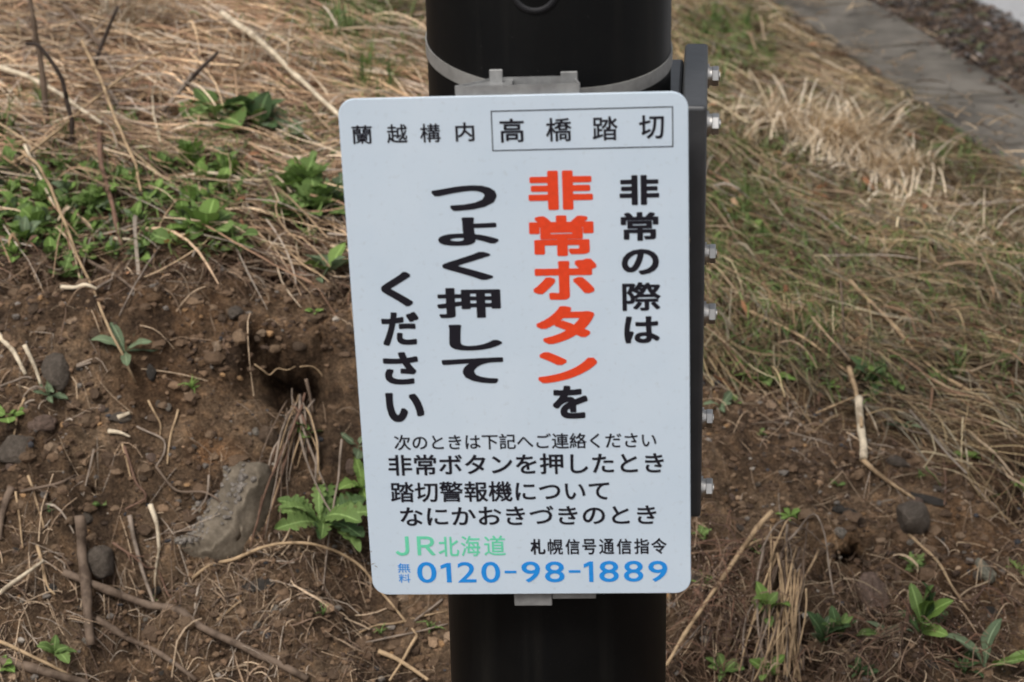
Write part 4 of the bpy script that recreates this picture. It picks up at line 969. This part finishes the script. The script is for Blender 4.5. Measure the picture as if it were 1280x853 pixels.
bundle((975, 740), fan(44, 978, 16, 742, 22, [(x, 858) for x in (925, 938, 948, 955, 962, 968, 975, 982, 990, 1000, 1008)], .045),
       'upright bundle of tan dead stalks at the bottom right of the pole', ['stem_tan', 'stem_grey', 'stem_tan', 'stem_tan', 'twig_brown'], (1.4, 4.2))
bundle((975, 712), [((960, 740, .05), (985, 700, .07), (1010, 692, .03)), ((985, 720, .06), (1020, 705, .08), (1042, 760, .02)), ((950, 720, .04), (975, 695, .06), (1005, 693, .04)), ((975, 735, .06), (1000, 712, .07), (1030, 720, .05)),
        ((900, 735, .02), (940, 700, .03), (1000, 694, .03)), ((930, 760, .02), (960, 735, .04), (1005, 700, .04)), ((1008, 690, .05), (1004, 730, .05), (998, 790, .03))],
       'curved dry stalks arching over the top of the upright bundle', ['stem_grey', 'stem_tan', 'twig_brown'], (2, 4.5))
# shrivelled seed heads low beside the sign corner
x, y, px, py = scatter(14000, lambda px, py, db, u, x, y: .7*np.exp(-(((px-905)/48)**2+((py-760)/70)**2))+.5*np.exp(-(((px-1160)/90)**2+((py-820)/30)**2)), (.0, 1.0), (2.3, 3.0)); n = len(x)
strands('dead_weed_tangle', x, y, rng.uniform(-3.14, 3.14, n), rng.uniform(.02, .07, n), rng.uniform(.001, .0024, n), rng.uniform(.004, .05, n), rng.uniform(0, .02, n), rng.normal(0, 1.3, n),
        palette(n, [(.17, .095, .062), (.10, .062, .046), (.27, .19, .13)], [1.1, 1, .9]), 5, thick=True)
tag(bpy.data.objects['dead_weed_tangle'], 'tangled reddish brown dead weeds beside the pole foot', 'dead weeds', kind='stuff')
k = rng.choice(n, min(n, 260)); V = IV[None]*(rng.uniform(.0006, .0012, len(k)))[:, None, None]+np.stack([x[k], y[k], H(x[k], y[k])+rng.uniform(.015, .06, len(k))], -1)[:, None]
o = link('seed_husks', np_mesh('seed_husks', V.reshape(-1, 3), (IF[None]+(np.arange(len(k))*12)[:, None, None]).reshape(-1, 3), False, np.repeat(palette(len(k), [(.42, .33, .27)], [1]), 12, 0)), M['grit'])
tag(o, 'tiny pale seed husks dotted over the dead weeds', 'seeds', kind='stuff')

# ------------------------------------------------------------------ leaves and plants
def leaf_mesh(kind, seed=0):
    """unit-length leaf along +X, arching in Z, with UV (across, along)"""
    r = random.Random(seed*31+hash(kind) % 1000 if False else seed*31+sum(map(ord, kind)))
    N = {'lobed': 30, 'mug': 26, 'toothed': 26}.get(kind, 14)
    arch = {'lance': .16, 'round': .10, 'ovate': .12, 'lobed': .14, 'mug': .12, 'toothed': .15, 'blade': .3}[kind]*r.uniform(.5, 1.5)
    tw = r.uniform(-.25, .25); sw = r.uniform(-.12, .12); fold = r.uniform(.15, .4)
    def wid(t):
        if kind == 'lance': return .035+.125*math.sin(math.pi*min(1, max(0, (t-.12)/.88))**1.15)
        if kind == 'blade': return .05*(1-t)**.5
        if kind == 'ovate': return .018 if t < .22 else .018+.26*math.sin(math.pi*((t-.22)/.78)**.85)**.85
        if kind == 'round': return .018 if t < .34 else .018+.34*math.sqrt(max(0, 1-((t-.67)/.33)**2))
        if kind == 'lobed':
            e = .03+.16*math.sin(math.pi*t**1.3)**.9; return e*(.42+.58*abs(math.sin(t*math.pi*6.5))**.7) if t < .82 else e
        if kind == 'toothed':
            e = .03+.17*math.sin(math.pi*t**1.15); return e*(.74+.26*((t*9) % 1))
        if kind == 'mug':
            e = .03+.30*math.sin(math.pi*t**.9); return max(.02, e*(.18+.82*abs(math.sin(t*math.pi*3.6))**.8)) if t > .2 else .02
    V = []; UV = []
    for i in range(N+1):
        t = i/N; w = wid(t)*r.uniform(.93, 1.07) if 0 < i < N else .004
        cx = t*(1-.08*arch); cy = sw*t*t; cz = arch*math.sin(math.pi*t*.9)-(.25*arch)*t*t
        for u_ in (-1, -.5, 0, .5, 1):
            wav = .02*math.sin(t*14+u_*3+seed)*abs(u_)
            V.append((cx+(.06*abs(u_) if kind in ('lobed', 'mug') else 0), cy+u_*w, cz+abs(u_)*w*fold+u_*w*tw*t+wav)); UV.append((u_, t))
    F_ = [(i*5+j, (i+1)*5+j, (i+1)*5+j+1, i*5+j+1) for i in range(N) for j in range(4)]
    me = bpy.data.meshes.new('leaf'); me.from_pydata(V, [], F_); ul = me.uv_layers.new(name='UVMap')
    for l in me.loops: ul.data[l.index].uv = UV[l.vertex_index]
    for p in me.polygons: p.use_smooth = True
    return me
_LM = {}
def get_leaf(kind, k, mat):
    key = (kind, k, mat)
    if key not in _LM: m = leaf_mesh(kind, k); m.materials.append(M[mat]); _LM[key] = m
    return _LM[key]
def plant(px, py, rpx, kind, nleaf, mat, label, cat='weed', name='weed', up=.5, group=None, rise=0, mats=None, angs=None, wide=1.0, erect=False):
    """rosette or tuft of leaves growing from one point; up = how steeply the leaves rise"""
    P = hit(px, py); s = np.linalg.norm(P-[0, 0, ZC])/FPX; R = rpx*s
    e = empty(name, P.tolist()); tag(e, label, cat, group)
    if group: e['look'] = {'mug': 'feathery', 'ovate': 'oval leaved', 'round': 'round leaved', 'lance': 'narrow leaved', 'toothed': 'toothed'}.get(kind, kind)
    n = HN(P[0], P[1], .04); base = (Vector((0, 0, 1))*.6+Vector(n)*.4).normalized()
    q = base.to_track_quat('Z', 'Y')
    if rise:
        bm = bmesh.new(); tip = base*rise*R; tube(bm, [Vector((0, 0, -.01)), tip*.5+Vector((.002, 0, 0)), tip], [.0016, .0013, .001], 6)
        bm_obj('stem', bm, M['leaf_dark'], e, True)
    for i in range(nleaf):
        m = mats[int(rng.integers(0, len(mats)))] if mats else mat
        me = get_leaf(kind, int(rng.integers(0, 7)), m); o = link('leaf', me, None, e)
        a = angs[i % len(angs)] if angs else 2.399*i+rng.normal()*.25
        el = up*(.25+1.1*i/max(1, nleaf-1))+rng.normal()*.10
        if erect: el = rng.uniform(.75, 1.35)
        L_ = R*rng.uniform(.72 if rpx >= 40 else .5, 1.12)
        h = base*(rise*R*(.15+.85*i/max(1, nleaf-1))) if rise else Vector((0, 0, 0))
        rot = q.to_matrix().to_4x4() @ Matrix.Rotation(a, 4, 'Z') @ Matrix.Rotation(-el, 4, 'Y') @ Matrix.Rotation(rng.normal()*.25, 4, 'X')
        o.matrix_local = Matrix.Translation(h+base*.002) @ rot @ Matrix.Diagonal((L_, L_*wide*rng.uniform(.85, 1.15), L_, 1))
    return e
A = math.radians
# notable plants, left
plant(400, 656, 69, 'lobed', 16, 'leaf', 'large rosette with long toothed green leaves at the left edge of the sign', up=.35, wide=1.0, mats=['leaf', 'leaf_dark', 'leaf'])
plant(452, 612, 44, 'toothed', 7, 'leaf_bright', 'bright toothed leaves partly behind the lower left edge of the sign', up=.5, mats=['leaf_bright', 'leaf'], wide=1.3)
plant(448, 560, 30, 'ovate', 4, 'leaf_grey', 'pale leaf cluster peeping out from behind the sign above the toothed rosette', up=.4)
plant(157, 442, 42, 'lance', 7, 'leaf_grey', 'greyish green rosette of narrow leaves on the left soil face', up=.35)
plant(61, 497, 33, 'lance', 7, 'leaf_grey', 'small grey green rosette at the foot of the broken cream stalk', up=.6, wide=1.1)
plant(10, 522, 24, 'round', 6, 'leaf_bright', 'seedling with round light green leaves at the left edge', up=.5)
plant(241, 489, 20, 'blade', 9, 'leaf_bright', 'tiny tuft of bright blades alone on the left soil', up=1.0, wide=1.6)
plant(80, 348, 30, 'mug', 9, 'leaf', 'feathery leaf clump hanging from the turf edge at left', up=.7)
plant(394, 392, 13, 'ovate', 6, 'leaf_bright', 'tiny bright seedling on the upper soil left of the sign', up=.5)
plant(412, 346, 44, 'ovate', 12, 'leaf_grey', 'light green rosette below the feathery clump at the sign edge', up=.7, wide=.8, mats=['leaf_bright', 'leaf_grey'])
plant(380, 552, 30, 'ovate', 8, 'leaf', 'green leaves growing behind the hanging dead stalks', up=.8, rise=.5)
plant(68, 818, 30, 'toothed', 8, 'leaf', 'small bright green plant at the bottom left between the canes', up=.7, wide=1.4)
plant(5, 835, 28, 'ovate', 6, 'leaf_bright', 'green leaves in the bottom left corner', up=.7)
plant(127, 634, 16, 'ovate', 6, 'leaf', 'small seedling left of the concrete lump', up=.6)
plant(60, 640, 14, 'lance', 4, 'leaf_dark', 'small dark seedling near the left edge in the litter', up=.6)
plant(190, 753, 12, 'ovate', 4, 'leaf', 'tiny seedling at the foot of the concrete lump', up=.6)
plant(475, 795, 18, 'blade', 8, 'leaf', 'few green blades under the lower left corner of the sign', up=1.0, wide=1.5)
plant(538, 790, 22, 'blade', 9, 'leaf', 'green blades beside the left side of the pole foot', up=1.0, wide=1.5)
plant(403, 770, 20, 'blade', 7, 'leaf', 'sparse green blades below the arched stalk', up=1.0, wide=1.2)
# leafy patch
plant(258, 292, 46, 'round', 9, 'leaf_bright', 'round leaved plant with the largest glossy leaves at the right end of the leafy patch', up=.75, mats=['leaf_bright', 'leaf'], wide=.95)
plant(292, 300, 34, 'round', 5, 'leaf', 'round leaved plant beside the largest one at the patch edge', up=.6, mats=['leaf', 'leaf_bright'])
plant(222, 308, 34, 'round', 7, 'leaf_red', 'round leaved plant turning red at the edge of the leafy patch', up=.5, mats=['leaf_red', 'leaf_red', 'leaf'])
plant(235, 262, 36, 'ovate', 8, 'leaf_bright', 'bright ovate leaved plant in the middle right of the leafy patch', up=.9)
plant(238, 212, 40, 'mug', 11, 'leaf_bright', 'feathery bright clump at the upper right of the leafy patch', up=1.0)
plant(380, 248,52, 'mug', 25, 'leaf_bright', 'dense feathery green clump beside the upper left edge of the sign', up=1.0, mats=['leaf_bright', 'leaf'])
plant(395, 268,50, 'mug', 19, 'leaf', 'second feathery clump merging with the one by the sign edge', up=.8)
plant(358, 275,42, 'mug', 14, 'leaf', 'low feathery clump left of the dense one', up=.6)
plant(420, 262,42, 'mug', 14, 'leaf_grey', 'greyish feathery clump touching the sign edge', up=.8)
plant(385, 300, 22, 'mug', 6, 'leaf', 'small feathery sprig under the dense clump', up=.5)
plant(270, 158, 56, 'ovate', 8, 'leaf_dark', 'broad dark dock leaves in the upper left straw', up=.45, rise=.25, wide=1.4, mats=['leaf_dark', 'leaf'])
plant(325, 166, 50, 'ovate', 9, 'leaf', 'upright dock plant right of the broad dark leaves', up=1.0, wide=1.1, mats=['leaf', 'leaf_dark'])
plant(355, 172, 36, 'ovate', 7, 'leaf_grey', 'pale dock leaves at the right of the upright plant', up=.6)
plant(150, 155, 30, 'mug', 8, 'leaf', 'feathery sprig in the straw behind the leafy patch', up=.6)
plant(115, 160, 26, 'mug', 6, 'leaf', 'smaller feathery sprig left of the other in the straw', up=.5)
for k in range(135):
    px = rng.uniform(-15, 300); py = rng.uniform(218, 328)-18*(rng.random() < .3); kind = ['ovate', 'ovate', 'mug', 'round', 'lance'][int(rng.integers(0, 5))]
    plant(px, py, rng.uniform(15, 29), kind, int(rng.integers(6, 10)), 'leaf', 'low green weed in the leafy patch at the top of the left soil face', group='weeds of the leafy patch', up=rng.uniform(.6, 1.1), rise=rng.uniform(0, .45),
          mats=[['leaf', 'leaf_bright'], ['leaf'], ['leaf_bright'], ['leaf_bright', 'leaf_grey']][int(rng.integers(0, 4))])
# right
plant(955, 482, 42, 'toothed', 8, 'leaf_bright', 'light green toothed plant at the grass edge right of the pole', up=.4, wide=1.3, mats=['leaf_bright', 'leaf'])
plant(1085, 482, 40, 'toothed', 13, 'leaf', 'bushy green plant in the straw above the white hollow stalk', up=.7, mats=['leaf', 'leaf_bright', 'leaf_dark'], wide=1.2)
plant(1112, 490, 34, 'ovate', 8, 'leaf', 'green leaves joined to the right of the bushy plant', up=.6)
plant(900, 510, 26, 'lance', 5, 'leaf_grey', 'greyish long leaf beside the third row of bolts', up=.3, wide=1.3)
plant(920, 506, 16, 'ovate', 4, 'leaf', 'small leaves to the right of the greyish leaf near the bolts', up=.5)
plant(987, 648, 18, 'lance', 9, 'leaf_bright', 'small star shaped light green rosette on the right soil', up=.5, wide=1.3)
plant(1047, 610, 13, 'ovate', 5, 'leaf', 'tiny green seedling below the white stalk', up=.5)
plant(950, 545, 9, 'ovate', 4, 'leaf', 'tiny seedling alone on the right soil near the bolts', up=.5)
plant(1142, 712, 20, 'mug', 9, 'leaf', 'little feathery seedling on the bare right slope', up=.6)
plant(1272, 716, 24, 'ovate', 6, 'leaf_bright', 'light green seedling at the right edge on the bare slope', up=.4, wide=.8)
plant(1210, 576, 22, 'ovate', 6, 'leaf_bright', 'light leaves at the right grass edge above the bare slope', up=.5)
plant(1274, 612, 22, 'toothed', 6, 'leaf_bright', 'light toothed leaves at the right edge of the view', up=.5)
plant(958, 782, 36, 'ovate', 9, 'leaf', 'bright upright weed with paddle leaves growing through the dead stalks', up=.8, rise=.9, mats=['leaf', 'leaf_bright'], wide=.75)
plant(1030, 812, 50, 'lance', 8, 'leaf_dark', 'dark bluish green upright plant right of the stalk bundle', up=1.1, erect=True, mats=['leaf_dark', 'leaf_grey'])
plant(1050, 800, 44, 'lance', 7, 'leaf', 'green lance leaved plant beside the dark bluish one', up=.9, erect=True, mats=['leaf', 'leaf_dark'])
plant(1150, 800, 56, 'lance', 11, 'leaf', 'tall plant with upright lance leaves at the lower right', up=1.1, rise=.5, mats=['leaf', 'leaf_dark', 'leaf_bright'], wide=1.1)
plant(1108, 800, 34, 'ovate', 7, 'leaf_grey', 'pale leaves left of the tall lance leaved plant', up=.6, wide=.7, mats=['leaf_grey', 'leaf'])
plant(1232, 838, 74, 'lance', 5, 'leaf_bright', 'long curved green leaf in the bottom right corner', up=.6, angs=[A(38), A(160), A(-15), A(200), A(95)], wide=.95, mats=['leaf', 'leaf_bright', 'leaf_grey'])
plant(1205, 845, 34, 'lance', 7, 'leaf_dark', 'dark leaves at the foot of the long curved leaf', up=.8)
plant(945, 690, 18, 'ovate', 4, 'leaf', 'two small round leaves behind the leaning cane', up=.5)
plant(880, 735, 26, 'blade', 9, 'leaf_bright', 'green blades below the lower right corner of the sign', up=1.0, wide=1.4)
plant(905, 842, 32, 'lance', 10, 'leaf', 'low green clump at the bottom beside the pole foot', up=.7, wide=1.3)
plant(960, 845, 30, 'lance', 8, 'leaf_bright', 'green clump at the bottom below the stalk bundle', up=.8, wide=1.2)
plant(1075, 845, 26, 'lance', 8, 'leaf_dark', 'dark green leaves at the bottom edge right of the bundle', up=.9)
plant(875, 672, 16, 'mug', 6, 'leaf', 'small leaves at the foot of the black side flange', up=.6)
plant(1150, 600, 14, 'blade', 8, 'leaf', 'tiny blades on the upper right soil', up=1.0, wide=1.4)
for k in range(26):
    px, py = [(905, 320), (930, 370), (900, 430), (1000, 410), (1030, 450), (965, 300), (1250, 400), (1180, 430), (945, 260), (1070, 500)][k % 10]
    px += rng.normal()*28; py += rng.normal()*22
    plant(px, py, rng.uniform(14, 26), ['mug', 'ovate', 'lance', 'toothed'][k % 4], 6, 'leaf', 'small green weed coming up through the straw on the right slope', group='small weeds in the right straw', up=.6, mats=['leaf', 'leaf_bright', 'leaf_grey'])
# grass tufts
def tuft_mesh(seed, n=26, L_=.10, spread=.5, pal=GB):
    r = np.random.default_rng(seed); V = []; Fq = []; C = []
    for i in range(n):
        a = r.uniform(0, 6.28); l = L_*r.uniform(.5, 1.1); s = r.uniform(.1, spread); w = r.uniform(.0012, .0026); bx, by = r.normal(0, .008, 2); c = np.array(pal[int(r.integers(0, len(pal)))])*math.exp(r.normal(0, .15))
        b0 = len(V)
        for j in range(6):
            t = j/5; o = s*l*t*t*1.2; z = l*(t-.35*s*t*t*t*1.5); ww = w*(1-t)**.6+.0002
            x = bx+math.cos(a)*o; y = by+math.sin(a)*o
            V += [(x-math.sin(a)*ww, y+math.cos(a)*ww, z), (x+math.sin(a)*ww, y-math.cos(a)*ww, z)]; C += [c, c]
        Fq += [(b0+2*j, b0+2*j+1, b0+2*j+3, b0+2*j+2) for j in range(5)]
    return np_mesh('grass_tuft', V, Fq, True, np.array(C))
TM = [tuft_mesh(k) for k in range(6)]
for m in TM: m.materials.append(M['grass'])
spots = []
for cx, cy, sx, sy, n in ((450, 28, 45, 22, 30), (385, 12, 25, 12, 12), (470, 100, 40, 22, 14), (905, 55, 28, 26, 16), (905, 108, 18, 14, 5), (1188, 206, 22, 8, 10), (930, 300, 30, 30, 8), (950, 225, 25, 25, 4),
                          (30, 165, 30, 20, 6), (500, 200, 20, 40, 6), (1000, 420, 50, 25, 6), (1230, 480, 50, 30, 4), (1050, 300, 60, 20, 4)):
    for _ in range(n): spots.append((cx+rng.normal()*sx, cy+rng.normal()*sy))
for k, (px, py) in enumerate(spots):
    if py > np.interp(px, BX, BY)-6 or py < -60: continue
    P = hit(px, py)
    if strip_u(P[0], P[1]) > -.04: continue
    o = link('grass_tuft', TM[k % 6]); o.location = P-[0, 0, .004]; o.rotation_euler = (rng.normal()*.15, rng.normal()*.15, rng.uniform(0, 6.28)); s = rng.uniform(.45, .95)*(.75 if px > 860 and py > 140 else 1); o.scale = (s, s, s)
    tag(o, 'small green grass tuft growing up through the dry straw', 'grass tuft', 'green grass tufts in the straw')
# bleached clumps on the right
BL = [(.74, .64, .48), (.62, .52, .37), (.80, .73, .60), (.44, .33, .22)]
def dry_clump(px, py, n, L_, label, seed, lean=(.5, -.6), width=.048, thick=1.0):
    P = hit(px, py); r = np.random.default_rng(seed); V = []; Fq = []; C = []
    for i in range(n):
        a = math.atan2(lean[1], lean[0])+r.normal(0, 1.2); l = L_*r.uniform(.5, 1.15); s = r.uniform(.5, 1.3); w = r.uniform(.0012, .0036)*thick; bx, by = r.normal(0, width, 2)*[1, .5]; c = np.array(BL[int(r.choice(4, p=[.35, .28, .25, .12]))])*(1.12 if thick > .9 else .75)*math.exp(r.normal(0, .12))
        b0 = len(V); k1 = r.normal(0, .5)
        for j in range(9):
            t = j/8; th = 1.45-1.9*s*t; 
            if j == 0: x, y, z = bx, by, float(H(np.array(P[0]+bx), np.array(P[1]+by)))-P[2]-.005
            else:
                d = l/8; aa = a+k1*t; x += math.cos(th)*math.cos(aa)*d; y += math.cos(th)*math.sin(aa)*d; z += math.sin(th)*d
                z = max(z, float(H(np.array(P[0]+x), np.array(P[1]+y)))-P[2]+.003)
            ww = w*(1-.7*t)
            V += [(x-math.sin(a)*ww, y+math.cos(a)*ww, z), (x+math.sin(a)*ww, y-math.cos(a)*ww, z+ww*.5)]; C += [c, c]
        Fq += [(b0+2*j, b0+2*j+1, b0+2*j+3, b0+2*j+2) for j in range(8)]
    me = np_mesh('dry_grass_clump', V, Fq, True, np.array(C)); o = link('dry_grass_clump', me, M['straw']); o.location = P; tag(o, label, 'dry grass')
dry_clump(985, 172, 330, .17, 'bleached grass clump with upright pale blades, nearest the black flange', 1)
dry_clump(1045, 198, 900, .18, 'biggest bleached curly grass clump in the middle of the right slope', 2)
dry_clump(1105, 232, 460, .13, 'bleached grass clump below the biggest one towards the slabs', 3)
dry_clump(1150, 262, 160, .10, 'lowest and smallest bleached clump beside the green tuft', 4)
dry_clump(1235, 300, 80, .12, 'faded grass clump at the right edge below the slabs', 5)
dry_clump(330, 95, 90, .16, 'dry grass clump in the straw behind the bleached stalk', 6, (1, -.2), .06, .55)
dry_clump(160, 40, 110, .18, 'dry grass clump at the top left between the dark twigs', 7, (1, -.3), .06, .55)
dry_clump(500, 60, 70, .14, 'dry grass clump beside the pole at the top', 8, (1, -.3), .06, .55)

# ------------------------------------------------------------------ tell look-alikes apart in their labels
ORD = ['leftmost', 'second', 'third', 'fourth', 'fifth', 'sixth', 'seventh', 'eighth', 'ninth', 'tenth', 'eleventh', 'twelfth', 'thirteenth', 'fourteenth', 'fifteenth', 'sixteenth', 'seventeenth', 'eighteenth', 'nineteenth', 'twentieth']
MARKS = [(60, 360, 'under the turf edge at far left'), (250, 370, 'under the turf edge in the middle'), (400, 400, 'beside the left edge of the sign'), (60, 500, 'around the broken cream stalk'), (190, 520, 'around the white chip'),
         (300, 500, 'left of the dark hollow'), (60, 660, 'left of the standing cane'), (240, 660, 'around the concrete lump'), (390, 640, 'around the toothed rosette'), (60, 800, 'in the bottom left corner'), (230, 800, 'above the long lying cane'),
         (400, 790, 'under the arched stalk'), (900, 560, 'beside the third row of bolts'), (1000, 580, 'left of the white hollow stalk'), (930, 700, 'around the leaning cane'), (1050, 660, 'around the small hole'), (1110, 750, 'around the egg shaped stone'),
         (1220, 650, 'on the bare slope above the greenish stone'), (1220, 760, 'on the bare slope below the greenish stone'), (1150, 830, 'under the tall lance leaved plant'), (950, 820, 'around the stalk bundle'),
         (450, 30, 'in the straw left of the pole top'), (480, 110, 'between the pole and the upper sign edge'), (385, 12, 'at the top left of centre'), (905, 50, 'above the side flange'), (905, 115, 'beside the upper bolts'),
         (1190, 206, 'next to the bleached clumps'), (930, 300, 'beside the second row of bolts'), (960, 215, 'left of the bleached clumps'), (30, 165, 'beside the upright brown stem'), (1000, 420, 'above the hollow stalk'), (1230, 470, 'near the right edge'), (1060, 320, 'in the middle of the right slope'),
         (40, 225, 'at the upper left of the leafy patch'), (130, 225, 'at the top of the leafy patch'), (215, 225, 'at the upper right of the leafy patch'), (40, 285, 'at the lower left of the leafy patch'), (130, 285, 'at the lower middle of the leafy patch'), (215, 290, 'next to the round leaved plants')]
LOOK = {'stone_brown': 'brown', 'stone_grey': 'grey', 'stone_ochre': 'ochre', 'stone_dark': 'blackish', 'stone_pinkish': 'pinkish', 'stone_pale': 'pale'}
def relabel(group, noun):
    cells = {}
    for o in SC.objects:
        if o.get('group') != group or o.parent: continue
        px, py = project(np.array(o.matrix_world.translation if o.name.startswith('pebble') else o.location)); px = float(px); py = float(py)
        mk = min(range(len(MARKS)), key=lambda i: math.hypot((MARKS[i][0]-px), (MARKS[i][1]-py)*1.2))
        if o.type == 'MESH' and noun == 'pebble': look = LOOK.get(o.data.materials[0].name, '')
        elif o.type == 'MESH': look = 'short' if o.scale[0] < .6 else ('tall' if o.scale[0] > .8 else 'middling')
        else: look = o.get('look', '')
        cells.setdefault((mk, look), []).append((px, py, o))
    for (mk, look), L in cells.items():
        L.sort(key=lambda q: q[:2])
        for i, (px, py, o) in enumerate(L):
            w = '' if len(L) == 1 else (ORD[i]+(' ' if i == 0 else ' from left ') if i < len(ORD) else 'rightmost ')
            o['label'] = ' '.join((w+look+' '+noun+' '+MARKS[mk][2]).split()[:16])
bpy.context.view_layer.update()
relabel('pebbles bedded in the soil', 'pebble')
relabel('green grass tufts in the straw', 'green grass tuft')
relabel('weeds of the leafy patch', 'weed')
relabel('small weeds in the right straw', 'weed')
